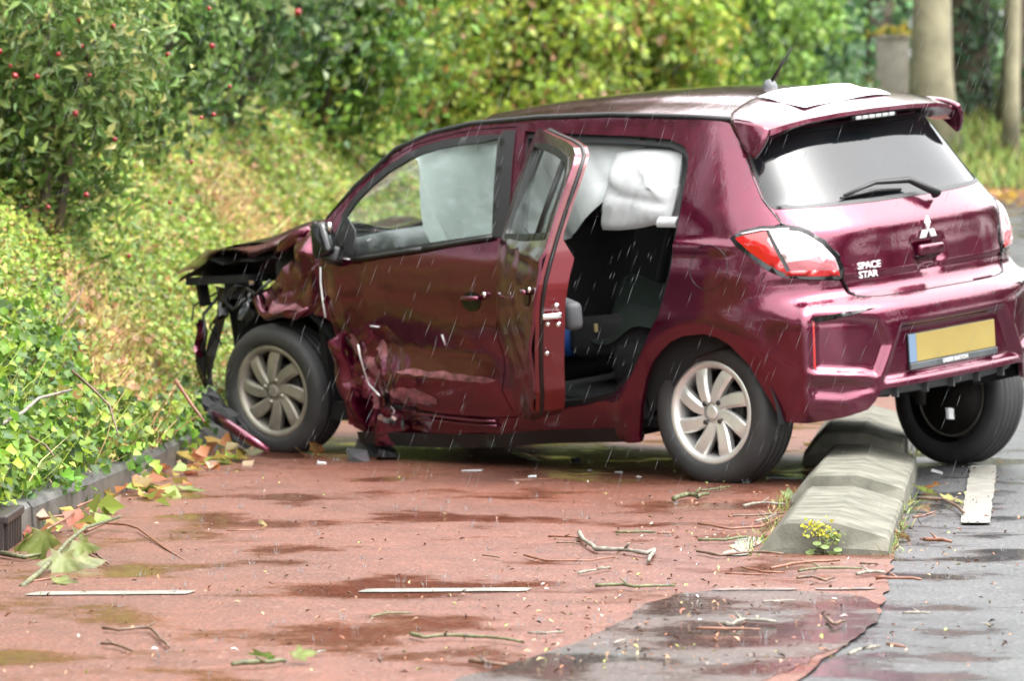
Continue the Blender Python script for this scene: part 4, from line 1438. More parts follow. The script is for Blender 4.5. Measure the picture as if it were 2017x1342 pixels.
# what is left of the door mirror
mi = empty('door_mirror')
mi.parent = CAR
MB().box((1.985, .865, .99), (.10, .12, .15), (.2, .3, .35), top=.7, bev=.025).build('mirror_housing', 'gloss_black', mi, True)
MB().box((1.955, .845, .925), (.07, .09, .07), (.3, -.2, .5), bev=.015).build('mirror_bracket', 'black', mi, True)
MB().tube([(1.95, .86, 1.02), (1.94, .87, 1.065)], [.016, .008], 7).build('mirror_stub', 'chrome', mi, True)
MB().tube([(1.93, .83, .93), (1.905, .84, .97), (1.90, .83, .915)], .006, 6).build('mirror_wire', 'black', mi, True)

# ---- loose things lying in and on the car: things of their own
def carthing(o, label, cat):
    o.parent = None
    o.matrix_world = CAR.matrix_world
    return tag(o, label, cat)
v = []
for i in range(9):
    for j in range(9):
        x, y = .05 - .235 * i / 8, .30 - .565 * j / 8
        x += .035 * (j / 8) - .01
        a = abs(y)
        xe = np.interp(a, [0, .2, .4], [-.300, -.297, -.285])
        ze = np.interp(a, [0, .2, .4], [1.444, 1.442, 1.432])
        xf = np.interp(a, [0, .3, .5], [.085, .075, .01])
        zf = float(zc(xf)) - .070 * (a / .545) ** 2.3 + .006
        zt = np.interp(x, [xe, xe + .03, (xe + xf) / 2, xf - .03, xf], [ze, ze + .008, (ze + zf) / 2 + .013, zf + .004, zf])
        v.append((x, y, float(zt) + .005 + .003 * math.sin(i + j)))
carthing(mesh_obj('paper_sheet', v, [(i * 9 + j, i * 9 + j + 1, i * 9 + 10 + j, i * 9 + 9 + j) for i in range(8) for j in range(8)], 'white', None, True), 'white sheet of paper lying flat on the roof spoiler', 'paper')
bgm = MB().box((.66, .50, .585), (.42, .20, .17), (.1, .08, .1), bev=.05)
bag_ = carthing(bgm.build('cloth_bag', 'bag', None, True), 'dark grey cloth bag with a pale tag on the rear seat', 'bag')
t_ = MB().box((.70, .607, .625), (.016, .012, .035), bev=.004).build('tag', 'tan', None)
t_.parent = bag_
bl_ = MB()
bl_.lathe([(.0, .05), (.045, .035), (.070, .0), (.076, -.05), (.060, -.11), (.0, -.12)], 18, 'z', (.925, .53, .615))
carthing(bl_.build('blue_pouch', 'blue', None, True), 'bright blue pouch beside the dark bag in the rear footwell', 'pouch')
v = []
for i in range(12):
    for j in range(12):
        a, b = i / 11, j / 11
        v.append((.30 + .42 * a, .40 + .22 * b, .80 - .12 * b - .10 * a * b + .02 * math.sin(9 * a + 4 * b) + .02 * math.sin(11 * b)))
carthing(mesh_obj('green_coat', v, [(i * 12 + j, i * 12 + j + 1, i * 12 + 13 + j, i * 12 + 12 + j) for i in range(11) for j in range(11)], 'green_cloth', None, True), 'dark green coat heaped on the rear seat above the bag', 'coat')

# ================================================================== KERB, GULLY, SEPARATORS, MARKINGS
kerb = tag(empty('kerb', (xk(13.), 13., 0)), 'low dark concrete kerb between cycle path and verge, overgrown', 'kerb')
def kerb_stone(y0, y1, dx, dz):
    mb = MB()
    x0, x1 = xk(y0) + dx, xk(y1) + dx
    prof = [(0, -.05), (.008, .085), (.022, .105), (.12, .118), (.14, .10), (.14, -.05)]
    v = []
    for x, y in ((x0, y0 + .004), (x0 * .5 + x1 * .5, (y0 + y1) / 2), (x1, y1 - .004)):
        for a, z in prof:
            v.append((x - a - xk(13.), y - 13., z + dz + float(rise(y)) + random.uniform(-.002, .002)))
    n = len(prof)
    f = [(i * n + k, i * n + k + 1, i * n + n + k + 1, i * n + n + k) for i in range(2) for k in range(n - 1)]
    f += [tuple(range(n)), tuple(2 * n + k for k in range(n))[::-1]]
    mb.add(v, f)
    return mb.build('kerb_stone', 'kerb', kerb)
yy = 9.35
while yy < 30:
    if not (12.78 < yy + .4 < 13.3):
        kerb_stone(yy, yy + .98, random.uniform(-.012, .012), random.uniform(-.008, .008))
    yy += .99
# kerb gully: an iron inlet let into the kerb line
gul = tag(empty('kerb_gully', (xk(12.85) + .02, 12.85, 0)), 'rusty iron gully inlet with upright bars set into the kerb', 'drain')
g_ = MB()
g_.box((-.07, 0, .105), (.17, .44, .03), bev=.008)
g_.box((-.05, -.21, .045), (.10, .03, .10))
g_.box((-.05, .21, .045), (.10, .03, .10))
g_.box((-.11, 0, .045), (.02, .40, .10))
g_.build('inlet_frame', 'iron', gul)
for k in range(9):
    MB().box((.0, -.17 + k * .0425, .046), (.02, .014, .092)).build('bar', 'iron', gul)

def separator(y0, y1, dx, lift, tilt, label):
    x0 = .79 + .121 * (y0 - 12.6) + dx
    a = math.atan(.121)
    e = empty('lane_separator', (x0 + .18, y0, lift), (tilt, random.uniform(-.01, .01), -a))
    L_ = (y1 - y0)
    prof = [(-.205, -.03), (-.197, .018), (-.125, .096), (-.112, .102), (.035, .104), (.05, .100), (.196, .056), (.205, .045), (.21, -.03)]
    secs = [(0, .0), (.012, .4), (.075, 1.0), (.5 * L_, 1.0), (L_ - .075, 1.0), (L_ - .012, .4), (L_, .0)]
    v = []
    ysec = []
    for s_, q in ((.0, .20), (.020, .93), (.034, 1.), (.30, 1.), (.312, .86), (.324, 1.), (.74, 1.), (.752, .86), (.764, 1.), (1.16, 1.), (1.172, .86), (1.184, 1.), (L_ - .034, 1.), (L_ - .02, .93), (L_, .20)):
        ysec.append((s_, q))
    ysec.sort()
    for s_, q in ysec:
        for x, z in prof:
            v.append((x * (.985 if q < .5 else 1), s_ + random.uniform(-.001, .001), (z * q if z > 0 else z) + random.uniform(-.0005, .0005)))
    n = len(prof)
    f = [(i * n + k, i * n + k + 1, i * n + n + k + 1, i * n + n + k) for i in range(len(ysec) - 1) for k in range(n - 1)]
    f += [tuple(range(n)), tuple((len(ysec) - 1) * n + k for k in range(n))[::-1]]
    b = mesh_obj('block', v, f, 'concrete', e, False)
    tag(e, label, 'lane separator', 'concrete blocks between cycle path and road')
    return e
separator(12.56, 14.26, 0, .004, -.008, 'nearest concrete separator block with a small yellow-flowered weed growing at its foot')
separator(14.32, 16.2, .005, .026, -.006, 'middle concrete separator block, between the nearest block and the one by the tyre')
separator(16.34, 18.1, -.05, .05, .010, 'farthest concrete separator block, knocked askew beside the far rear tyre')

def marking(name, pts, label, z=.0095, jit=.0022):
    q = resample(pts, .10)
    q = smooth_poly(q + rng.normal(0, jit, q.shape), 1)
    V, T = fill(q, (), .1)
    zz = rise(V[:, 1]) + z
    o = mesh_obj(name, np.column_stack([V, zz]), T.tolist(), 'line', None, False)
    o['label'] = label
    return tag(o, kind='structure')
marking('road_marking', [(1.515, 13.69), (1.615, 13.69), (1.975, 16.52), (1.87, 16.52)], 'white edge dash on the grey asphalt beside the separators')
marking('road_marking', [(-1.36, 11.27), (-.91, 11.30), (-.885, 11.40), (-1.33, 11.37)], 'left thin white dash across the cycle path', jit=.003)
marking('road_marking', [(-.43, 11.35), (.045, 11.38), (.06, 11.48), (-.41, 11.45)], 'right thin white dash across the cycle path', jit=.003)
M['line_old'] = mat('worn_road_paint', (.19, .14, .12), rough=.5, var=.7, vscale=22)
for p_ in ([(.56, 11.40), (.80, 11.42), (.81, 11.47), (.58, 11.46)], [(.84, 11.43), (1.02, 11.45), (1.03, 11.49), (.86, 11.47)]):
    o = marking('worn_marking', p_, 'faded remains of a white dash at the edge of the worn asphalt', jit=.01)
    o.data.materials[0] = M['line_old']
marking('worn_marking', [(.66, 12.45), (.715, 12.45), (.79, 13.12), (.75, 13.15), (.70, 12.8)], 'chipped white paint beside the nearest separator block', jit=.02)

# ================================================================== VERGE PLANTS
def car_clear(p):
    """True where a plant point stays outside the car"""
    q = (p - np.array([1.29815, 16.14627, 0.0157])) @ np.array(CAR_R)
    return ~((q[:, 0] > -.8) & (q[:, 0] < 3.25) & (np.abs(q[:, 1]) < .88) & (q[:, 2] > -.3) & (q[:, 2] < 1.3))

def brownness(x, y):
    b = .25 * patch(x, y, 1.3, 4) + .30 * patch(x, y, 4, 9) - .05
    for cx_, cy_, rx, ry, a in ((-1.80, 17.6, .32, 1.0, .75), (-1.55, 16.6, .22, .7, .6), (-1.75, 25.3, .7, 1.8, .65), (-2.3, 19.3, .3, .7, .5), (-1.62, 15.2, .15, .5, .45), (-1.0, 23., .5, 1.2, .4)):
        b = b + a * np.exp(-((x - cx_) / rx) ** 2 - ((y - cy_) / ry) ** 2)
    return b
def scatter_bank(n, y0, y1, e0, e1):
    y = y0 + (y1 - y0) * rng.random(n) ** 1.1
    e = e0 + (e1 - e0) * rng.random(n)
    x = xk(y) - e
    return x, y, e
def patch(x, y, s, seed):
    return (np.sin(x * 2.1 * s + seed) + np.sin(y * 1.7 * s + 1.3 * seed) + np.sin((x + y) * 2.9 * s + .7 * seed) + np.sin((x * 1.3 - y) * 4.3 * s + seed * 2.1)) / 4
nn = 260000
x, y, e = scatter_bank(nn, 11.0, 37, .02, 2.3)
hh = .10 + .15 * (patch(x, y, 1.6, 2) + 1) * .5 + .12 * np.clip(patch(x, y, 5, 6), 0, 1)
z = ground_z(x, y) + hh * rng.random(nn) ** .55
p = np.column_stack([x, y, z])
br = brownness(x, y)
brown = br > .36
keep = car_clear(p) & ~(brown & (rng.random(nn) < .72))
k = rng.random(nn)
cols = pick([(.19, .28, .038, 4), (.28, .34, .06, 3), (.10, .18, .028, 3), (.36, .31, .10, 1.4), (.26, .15, .055, 1.2)], nn)
lowk = (e < .55 + .25 * patch(x, y, 3, 1)) & (y < 18)
cols[lowk] = pick([(.075, .15, .022, 3), (.14, .25, .030, 4), (.24, .33, .04, 2.2), (.045, .09, .025, 2)], int(lowk.sum()))
bk = brown
cols[bk] = pick([(.30, .27, .07, 3), (.32, .19, .085, 2.5), (.17, .22, .04, 2)], int(bk.sum()))
cols = cols * (1 + .35 * patch(x, y, 2.2, 12) + .25 * patch(x, y, 6, 3))[:, None].clip(.35, 1.6)
Lf = np.where(lowk, .044, .028) * np.clip(y / 17, 1, 2.2)
nrm = np.tile([.55, -.45, .8], (nn, 1))
sel = keep
o = leaf_mesh('ground_cover', p[sel], Lf[sel], .85, cols[sel], 'leaf_wet', None, nrm[sel], .75, .15)
tag(o, 'low green and yellowing ground cover over the verge', 'ground cover', kind='stuff')
# ivy spilling over the kerb
ni = 4200
y = 9.6 + 9 * rng.random(ni)
e = rng.normal(.02, .10, ni)
k = patch(y * 0, y, 3.2, 5) > .12 + 2.2 * np.clip(-e, -.1, .2)
x = xk(y) - e
z = .10 + .10 * rng.random(ni) - .9 * np.clip(-e, 0, .12) + .3 * np.clip(e, 0, .3)
p = np.column_stack([x, y, z])
k &= car_clear(p) & (z > .01)
c = pick([(.09, .19, .035, 3), (.17, .34, .045, 4), (.28, .42, .06, 2), (.05, .10, .03, 1.5)], ni)
o = leaf_mesh('ivy', p[k], .045, .95, c[k], 'leaf_wet', None, np.tile([.7, -.6, .5], (ni, 1))[k], .6, .4)
tag(o, 'glossy ivy leaves trailing over the kerb stones', 'ivy', kind='stuff')

def blades(name, x, y, h, cols, w, label, cat, lean=.6, z0=None):
    n = len(x)
    z = ground_z(x, y) if z0 is None else z0
    b = np.column_stack([x, y, z])
    d = rng.normal(size=(n, 3)) * [lean, lean, 0] + [0, 0, 1]
    d = unit(d)
    s_ = unit(np.cross(d, rng.normal(size=(n, 3))))
    h = h[:, None]
    mid = b + d * h * .55
    bend = rng.normal(size=(n, 3)) * [.35, .35, .12]
    tip = mid + unit(d + bend) * h * .5
    v = np.stack([b - s_ * w, b + s_ * w, mid + s_ * w * .8, mid - s_ * w * .8, tip], 1).reshape(-1, 3)
    ok = np.repeat(car_clear(tip), 3)
    i = np.arange(n)[:, None] * 5
    f = np.concatenate([i + [0, 1, 2], i + [0, 2, 3], i + [3, 2, 4]], 1).reshape(-1, 3)[ok]
    o = mesh_obj(name, v, f, 'stalk', None, None, np.repeat(cols, 5, 0))
    return tag(o, label, cat, kind='stuff')
ns = 42000
x, y, e = scatter_bank(ns, 11.5, 30, .03, 2.0)
br = brownness(x, y)
k = (br > .34) | (rng.random(ns) < .08)
x, y = x[k], y[k]
blades('dry_stalks', x, y, rng.uniform(.10, .34, len(x)), pick([(.40, .19, .08, 3), (.50, .33, .15, 3), (.28, .12, .05, 2), (.55, .44, .22, 1)], len(x)), .0026, 'rusty brown dead stalks among the ground cover', 'dead stalks', .8)

nw = 15000
x, y, e = scatter_bank(nw, 17.5, 37, 1.15, 2.4)
k = patch(x, y, 1.4, 17) > -.25 + .8 * (1.7 - e).clip(0, 1)
x, y, e = x[k], y[k], e[k]
p = np.column_stack([x, y, ground_z(x, y) + (.15 + .55 * np.clip(e - 1.1, 0, 1)) * rng.random(len(x))])
o = leaf_mesh('tall_weeds', p, .055, .55, pick([(.11, .19, .035, 4), (.19, .27, .05, 3), (.06, .11, .03, 3), (.26, .20, .07, 1)], len(x)), 'leaf', None, np.tile([.3, -.6, .7], (len(x), 1)), .8, .3)
tag(o, 'taller weeds where the verge meets the hedge', 'weeds', kind='stuff')
ng = 16000
x, y, e = scatter_bank(ng, 13, 36, .05, 2.2)
k = patch(x, y, 1.9, 8) > -.05
x, y = x[k], y[k]
blades('verge_grass', x, y, rng.uniform(.15, .36, len(x)), pick([(.20, .28, .04, 4), (.30, .33, .07, 3), (.36, .30, .12, 1.5)], len(x)), .0025, 'long grass among the ground cover', 'grass', .7)

# long dead sticks lying in the ground cover
def stick(pts, r, m, label, name='dead_stick', group='dead sticks in the ground cover'):
    o = MB().tube(pts, [r * (1 - .5 * i / (len(pts) - 1)) for i in range(len(pts))], 6).build(name, m, None, True)
    return tag(o, label, 'stick', group)
def pt(px, py, d):
    return ((px - 1008.5) / 8000 * d, d, CAM_H + (365 - py) / 8000 * d)
for pts, r, m, lab in (
    ([(0, 838, 13.5), (45, 812, 13.6), (75, 785, 13.8), (140, 768, 14.1)], .008, 'twig_grey', 'pale bent stick at the left edge above the gully'),
    ([(140, 730, 14.2), (180, 765, 14.2), (215, 800, 14.1), (232, 860, 13.9)], .006, 'twig', 'thin dark stem hanging down the verge above the kerb'),
    ([(345, 750, 16.0), (375, 795, 15.9), (402, 832, 15.8)], .009, 'twig_red', 'short orange stick beside the crushed front wheel'),
    ([(120, 640, 16.2), (150, 600, 16.4), (165, 560, 16.5)], .005, 'twig', 'thin dark stem leaning in the rusty stalks'),
    ([(30, 400, 18.5), (38, 470, 18.1), (42, 560, 17.8)], .006, 'twig', 'upright brown stem under the berry bush'),
    ([(55, 860, 13.4), (90, 880, 13.4), (105, 900, 13.3)], .005, 'twig', 'small brown stick close above the kerb stones')):
    stick([pt(*q) for q in pts], r, m, lab)

# ================================================================== SHRUBS, HEDGE, TREES
B, bc = bush(-2.20, 18.7, (.72, .75, 1.0), 9500, .075, .36, [(.12, .20, .045, 4), (.075, .135, .03, 3), (.24, .32, .09, 2.2), (.36, .37, .13, .9)], 'tall narrow-leaved bush with red berries at the left edge', 'berry_bush', 'bush', csize=.13, clumps=120, shell=.35)
def berry_mesh(r):
    bm = bmesh.new()
    bmesh.ops.create_icosphere(bm, subdivisions=2, radius=r)
    for v in bm.verts:
        d = v.co.normalized()
        v.co *= 1 + .35 * math.sin(5 * d.x + 1) * math.sin(5 * d.y) * math.cos(4 * d.z)
    me = bpy.data.meshes.new('berries')
    bm.to_mesh(me)
    bm.free()
    me.polygons.foreach_set('use_smooth', [True] * len(me.polygons))
    me.materials.append(M['berry'])
    return me
def berries(parent, c, s, n, r=.016, front=(.3, -.85, .2)):
    me = berry_mesh(r)
    for i in range(n):
        q = unit(np.array(front) + rng.normal(size=3) * .6)
        o = bpy.data.objects.new('berries', me)
        COL.objects.link(o)
        o.parent = parent
        o.location = np.asarray(c) + q * np.asarray(s) * rng.uniform(1.08, 1.28)
        o.rotation_euler = rng.uniform(0, 6, 3)
        o.scale = [rng.uniform(.7, 1.4)] * 3
berries(B, bc, (.74, .77, 1.02), 85, .0105)
B2, bc2 = bush(-2.40, 23.4, (.85, .9, 1.15), 8500, .085, .5, [(.10, .18, .04, 4), (.06, .11, .025, 3), (.22, .30, .10, 1.8), (.03, .06, .02, 2)], 'dark green bush with a deep hollow, just right of the berry bush', 'berry_bush', 'bush', csize=.16, clumps=70, zc=.62)
B3, bc3 = bush(-2.10, 27.6, (1.05, 1.2, 1.55), 11000, .10, .55, [(.10, .18, .055, 4), (.05, .10, .035, 3), (.24, .31, .15, 2.4), (.03, .06, .024, 1.5)], 'large dark bush with grey-green leaves and a few orange-red blooms', 'flowering_bush', 'bush', csize=.2, clumps=90)
berries(B3, bc3, (1.0, 1.2, 1.5), 14, .020, (.25, -.9, .3))
hedge = [
 (-1.60, 31.5, (1.15, 1.2, 1.8), 13000, .095, .6, G_MID, 'mid green hedge bush behind the crushed bonnet'),
 (-1.2, 36.5, (1.25, 1.2, 1.9), 15000, .095, .65, G_YEL, 'yellow-green hedge bush above the front passenger door'),
 (.0, 38.0, (1.25, 1.2, 2.0), 15000, .10, .65, [(.24, .34, .04, 4), (.34, .42, .06, 3), (.30, .18, .08, 1.5), (.15, .24, .04, 3)], 'yellowing hedge bush with brown patches above the middle of the roof'),
 (1.2, 39.5, (1.2, 1.2, 2.0), 14000, .10, .65, G_YEL, 'bright green hedge bush left of the aerial'),
 (2.2, 42.0, (1.15, 1.2, 2.1), 12000, .11, .65, [(.15, .27, .04, 4), (.23, .36, .07, 3), (.09, .16, .04, 2)], 'fresh green hedge bush directly behind the aerial'),
 (2.9, 45.5, (1.0, 1.1, 2.1), 8000, .15, .6, [(.05, .12, .05, 4), (.09, .18, .07, 3), (.15, .25, .10, 1)], 'dark green hedge bush just right of the aerial'),
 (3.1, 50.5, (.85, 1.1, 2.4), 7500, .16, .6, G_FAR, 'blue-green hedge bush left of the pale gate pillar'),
 (-3.9, 27.5, (1.2, 1.4, 2.6), 8000, .11, .6, G_DARK, 'dark backing bush high behind the hollow'),
 (-3.3, 31.5, (1.5, 1.3, 2.8), 8500, .12, .6, G_DARK, 'dark tall bush behind the grey-green bush'),
 (-2.0, 38.5, (1.6, 1.2, 2.8), 8500, .14, .6, G_MID, 'tall mid green bush in the second row behind the bonnet'),
 (.2, 43.0, (1.6, 1.2, 2.8), 8000, .15, .6, G_MID, 'tall mid green bush in the second row above the roof'),
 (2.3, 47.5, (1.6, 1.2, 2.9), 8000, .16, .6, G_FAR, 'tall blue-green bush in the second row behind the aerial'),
]
for (x, y, s, n, L_, W_, pal, lab) in hedge:
    z0 = float(max(ground_z(x, y), rise(y) + .35)) - .05
    bush(x, y, s, n, L_, W_, pal, lab, 'hedge_bush', 'bush', 'hedge along the road', .22, 90, s[2] * .62, .25, True, .4, z0)
for i, (x, y, h) in enumerate(((-6.5, 27, 10), (-4.2, 33, 11), (-1.6, 38, 12), (1.2, 43, 12), (.2, 55, 11))):
    e_ = tag(empty('verge_tree', (x, y, 1.6)), 'tall leafy tree rising behind the hedge, %s from the left' % ['first', 'second', 'third', 'fourth', 'fifth'][i], 'tree', 'trees behind the hedge')
    MB().tube([(0, 0, -.3), (.05, 0, 1.5), (0, .1, 3.5), (.1, 0, h - 1)], [.24, .2, .16, .08], 9).build('trunk', 'bark', e_, True)
    p, nr, k = crown_points((0, 0, h * .60), (3.0, 2.6, h * .48), 9000, 110, .5, .3)
    leaf_mesh('crown', p, .34, .65, pick(G_DARK, len(p)), 'leaf', e_, nr, .7, .2)
# far greenery that reads as one mass
def far_mass(name, x0, x1, y0, y1, z0, z1, n, L_, pal, label):
    c = np.column_stack([rng.uniform(x0, x1, n), rng.uniform(y0, y1, n), z0 + (z1 - z0) * rng.random(n)])
    kk = patch(c[:, 0], c[:, 2] * 1.6, 1.1, 3) > -.55
    o = leaf_mesh(name, c[kk], L_, .6, pick(pal, int(kk.sum())) * (1 + .3 * patch(c[:, 0], c[:, 2], 1.5, 8)[kk])[:, None], 'leaf', None, np.tile([0., -.8, .5], (int(kk.sum()), 1)), .7, .2)
    return tag(o, label, 'far trees', kind='stuff')
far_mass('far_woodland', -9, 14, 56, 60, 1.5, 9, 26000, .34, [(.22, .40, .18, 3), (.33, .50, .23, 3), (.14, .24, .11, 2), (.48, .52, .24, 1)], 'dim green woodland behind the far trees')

# far bank: grass and fallen leaves
nb = 16000
x = rng.uniform(3.0, 8.5, nb); y = rng.uniform(43.5, 54, nb)
zz = np.maximum(rise(y) + np.clip((y - 45.5) / 5.5, 0, 1) * 1.15, 0) - .02
blades('bank_grass', x, y, rng.uniform(.15, .42, nb), pick([(.16, .24, .04, 4), (.26, .27, .06, 3), (.10, .17, .03, 2), (.30, .24, .10, 1)], nb), .012, 'rough grass on the bank across the end of the road', 'grass', .5, zz)
nl = 2600
x = rng.uniform(3.5, 8.5, nl); y = rng.uniform(40.5, 45.5, nl)
p = np.column_stack([x, y, rise(y) + .02 + .05 * rng.random(nl)])
o = leaf_mesh('leaf_litter', p, .12, .8, pick([(.30, .15, .07, 3), (.40, .27, .05, 1.5), (.22, .12, .08, 3)], nl), 'leaf', None, np.tile([0, 0, 1.], (nl, 1)), .3)
tag(o, 'brown and yellow leaf litter at the foot of the far bank', 'leaf litter', kind='stuff')

def tree(x, y, r, h, m, label, lean=0., ivy=0, z0=None, crown=True, limbs=4):
    z0 = float(rise(y) + np.clip((y - 45.5) / 5.5, 0, 1) * 1.15) - .1 if z0 is None else z0
    e = tag(empty('roadside_tree', (x, y, z0)), label, 'tree', 'trees on the far bank')
    mb = MB()
    n = 10
    pts, rr = [], []
    for i in range(n):
        t = i / (n - 1)
        pts.append((lean * t * h + .05 * math.sin(3 * t + x), .04 * math.cos(4 * t + y), t * h))
        rr.append(r * (1.0 - .35 * t + .55 * math.exp(-t * 16)))
    mb.tube(pts, rr, 14)
    for k in range(limbs):
        a = random.uniform(0, 2 * PI)
        b = Vector(pts[6 + k % 3])
        mb.tube([b, b + Vector((math.cos(a) * 1.0, math.sin(a) * 1.0, 1.0)), b + Vector((math.cos(a) * 2.2, math.sin(a) * 2.2, 1.7))], [r * .35, r * .22, r * .07], 7)
    t_ = mb.build('trunk', m, e, True)
    if crown:
        p, nr, k = crown_points((lean * h, 0, h + .8), (2.6, 2.6, 2.2), 3200, 60, .45, .3)
        leaf_mesh('crown', p, .22, .7, pick(G_FAR, len(p)), 'leaf', e, nr, .7, .2)
    if ivy:
        a = rng.uniform(0, 2 * PI, ivy)
        t = rng.random(ivy)
        rad = r * (1.05 - .3 * t) + .05 * rng.random(ivy) + .04
        c = np.column_stack([lean * t * h + rad * np.cos(a), rad * np.sin(a), t * h * .8])
        leaf_mesh('ivy', c, .12, .8, pick([(.03, .07, .03, 4), (.05, .10, .04, 3), (.09, .13, .05, 1)], ivy), 'leaf', e, np.column_stack([np.cos(a), np.sin(a), 0 * a + .4]), .4, .3)
    return e
tree(4.98, 47.8, .24, 9.0, 'bark_pale', 'thick pale trunk directly right of the gate pillar', -.012)
tree(5.55, 49.5, .25, 9.0, 'bark', 'dark ivy-covered trunk between the thick pale trunk and the thin pale one', .01, ivy=2200)
tree(5.82, 47.4, .085, 8.5, 'bark_pale', 'thin pale trunk between two dark trunks at the right edge', .008)
tree(6.15, 49.0, .24, 9.0, 'bark', 'rightmost dark trunk at the edge of the photo', .0, ivy=350)
tree(5.0, 55.0, .17, 9.0, 'bark', 'distant thin trunk in the woodland beyond the gate pillar', 0., ivy=500)
gp_ = tag(empty('gate_pillar', (4.58, 49.2, 2.0)), 'square pale gate pillar with yellow leaves caught on top, left of the thick pale trunk', 'pillar')
MB().box((0, 0, .46), (.40, .40, .92), bev=.02).build('shaft', 'pillar', gp_, True)
MB().box((0, 0, .935), (.43, .43, .05), bev=.02).build('capstone', 'pillar', gp_, True)
p = np.array([.0, 0, .99]) + rng.normal(size=(130, 3)) * [.13, .12, .035]
leaf_mesh('fallen_leaves', p, .10, .8, pick([(.46, .36, .05, 3), (.34, .32, .06, 2)], len(p)), 'leaf', gp_, np.tile([0, -.3, 1.], (len(p), 1)))

# the other side of the road and the verge out of frame: they mirror in the wet paint
for i, (x, y, s, pal) in enumerate((( -4.6, 17.0, (1.3, 1.5, 2.2), G_DARK), (-4.3, 14.0, (1.3, 1.6, 2.0), G_DARK), (-4.2, 11.0, (1.2, 1.6, 2.0), G_MID), (-4.4, 7.6, (1.3, 1.7, 2.1), G_DARK), (-5.6, 20.5, (1.4, 1.7, 2.8), G_DARK))):
    bush(x, y, s, 5200, .13, .6, pal, ['dark verge bush left of the berry bush', 'dark verge bush above the nearest kerb', 'green verge bush nearest the camera', 'dark verge bush beside the camera', 'dark bush left behind the berry bush'][i], 'verge_bush', 'bush', 'shrubs along the top of the verge', .25, 80)
for i, y in enumerate((4, 9.5, 15, 20.5, 26, 32)):
    x = 15.5 + random.uniform(-.6, .6)
    e = tag(empty('avenue_tree', (x, y, 0)), 'broad tree across the road, %s from the camera' % ['first', 'second', 'third', 'fourth', 'fifth', 'sixth'][i], 'tree', 'trees across the road')
    MB().tube([(0, 0, -.1), (.05, 0, 1.5), (0, .1, 3.5), (.1, 0, 5.5)], [.34, .27, .22, .12], 10).build('trunk', 'bark', e, True)
    p, nr, k = crown_points((0, 0, 5.0), (3.2, 3.4, 2.9), 3800, 70, .55, .35)
    leaf_mesh('crown', p, .36, .7, pick(G_DARK, len(p)), 'leaf', e, nr, .7, .2)
for i, y in enumerate((2, 8, 14, 20, 26, 32)):
    bush(15.0 + random.uniform(-.3, .3), y, (1.3, 3.1, 1.2), 5000, .2, .6, G_DARK, 'clipped dark hedge section across the road, %s from the camera' % ['first', 'second', 'third', 'fourth', 'fifth', 'sixth'][i], 'roadside_hedge', 'hedge', 'hedge across the road', .3, 80, 1.0, .2, True, .3, 0.)

# ================================================================== ON THE GROUND
def mpl(scale, lobes=5):
    """outline of a plane leaf, stalk at the origin, tip along +x"""
    pts = []
    angs = [(-2.35, .50), (-1.98, .30), (-1.25, .80), (-.95, .62), (-.72, .46), (-.40, .74), (0, 1.0), (.40, .74), (.72, .46), (.95, .62), (1.25, .80), (1.98, .30), (2.35, .50)]
    return [(0.22 + math.cos(a) * r * .72, math.sin(a) * r * .72) for a, r in angs] + [(.06, 0)]
M['leaf_big'] = mat('plane_leaf', (.3, .36, .08), rough=.4, var=.25, vscale=20, transl=.3)
leafmats = {}
def leaf_col(c):
    k = tuple(c)
    if k not in leafmats:
        leafmats[k] = mat('fallen_leaf', c, rough=.38, var=.3, vscale=22, transl=.3)
    return leafmats[k]
def plane_leaf(name, loc, size, rot, col, parent=None, curl=.25):
    o = mpl(1)
    V, T = fill(o, (), .065)
    r = np.hypot(V[:, 0] - .3, V[:, 1])
    z = curl * (.35 * np.abs(V[:, 1]) + .25 * np.sin(V[:, 0] * 4 + 1 + rot[2]) * r - .2 * V[:, 1] ** 2 + .10 * np.sin(V[:, 1] * 9 + rot[2]) * r)
    d = np.full(len(V), 9.)                             # distance to the main veins
    for a in (0, .62, -.62, 1.2, -1.2, 2.2, -2.2):
        e_ = np.array([math.cos(a), math.sin(a)])
        q = V - [.10, 0]
        t = np.clip(q @ e_, 0, .75)
        d = np.minimum(d, np.hypot(*(q - t[:, None] * e_).T))
    vein = np.exp(-(d / .03) ** 2)
    z -= .03 * vein
    blotch = .85 + .25 * np.sin(V[:, 0] * 7 + rot[2] * 3) * np.sin(V[:, 1] * 6 + rot[1] * 5)
    edge = np.clip(1 - seg_dist(V, o) / .10, 0, 1)
    c = np.array(col) * AL * blotch[:, None]
    c = c * (1 - .45 * vein[:, None]) + np.array([.30, .32, .12]) * AL * .45 * vein[:, None] * 1.6
    c = c * (1 - .35 * edge[:, None]) + np.array([.22, .11, .04]) * AL * .35 * edge[:, None]
    me = mesh_obj(name, np.column_stack([V, z]) * size, T.tolist(), 'leaf', parent, True, np.clip(c, 0, 1))
    me.location = loc
    me.rotation_euler = rot
    return me
def fallen(px, py, size, rot, col, label, lift=.012, curl=.35):
    p = gp(px, py)
    o = plane_leaf('fallen_leaf', (p[0], p[1], lift + size * (.30 * abs(math.sin(rot[0])) + .15 * abs(math.sin(rot[1])))), size, rot, col, None, curl)
    return tag(o, label, 'leaf', 'fallen leaves')
YG, YE, OR, RE, BR, GR = (.21, .28, .05), (.36, .27, .05), (.38, .13, .04), (.40, .045, .04), (.20, .095, .05), (.11, .22, .035)
PK = (.38, .22, .14)
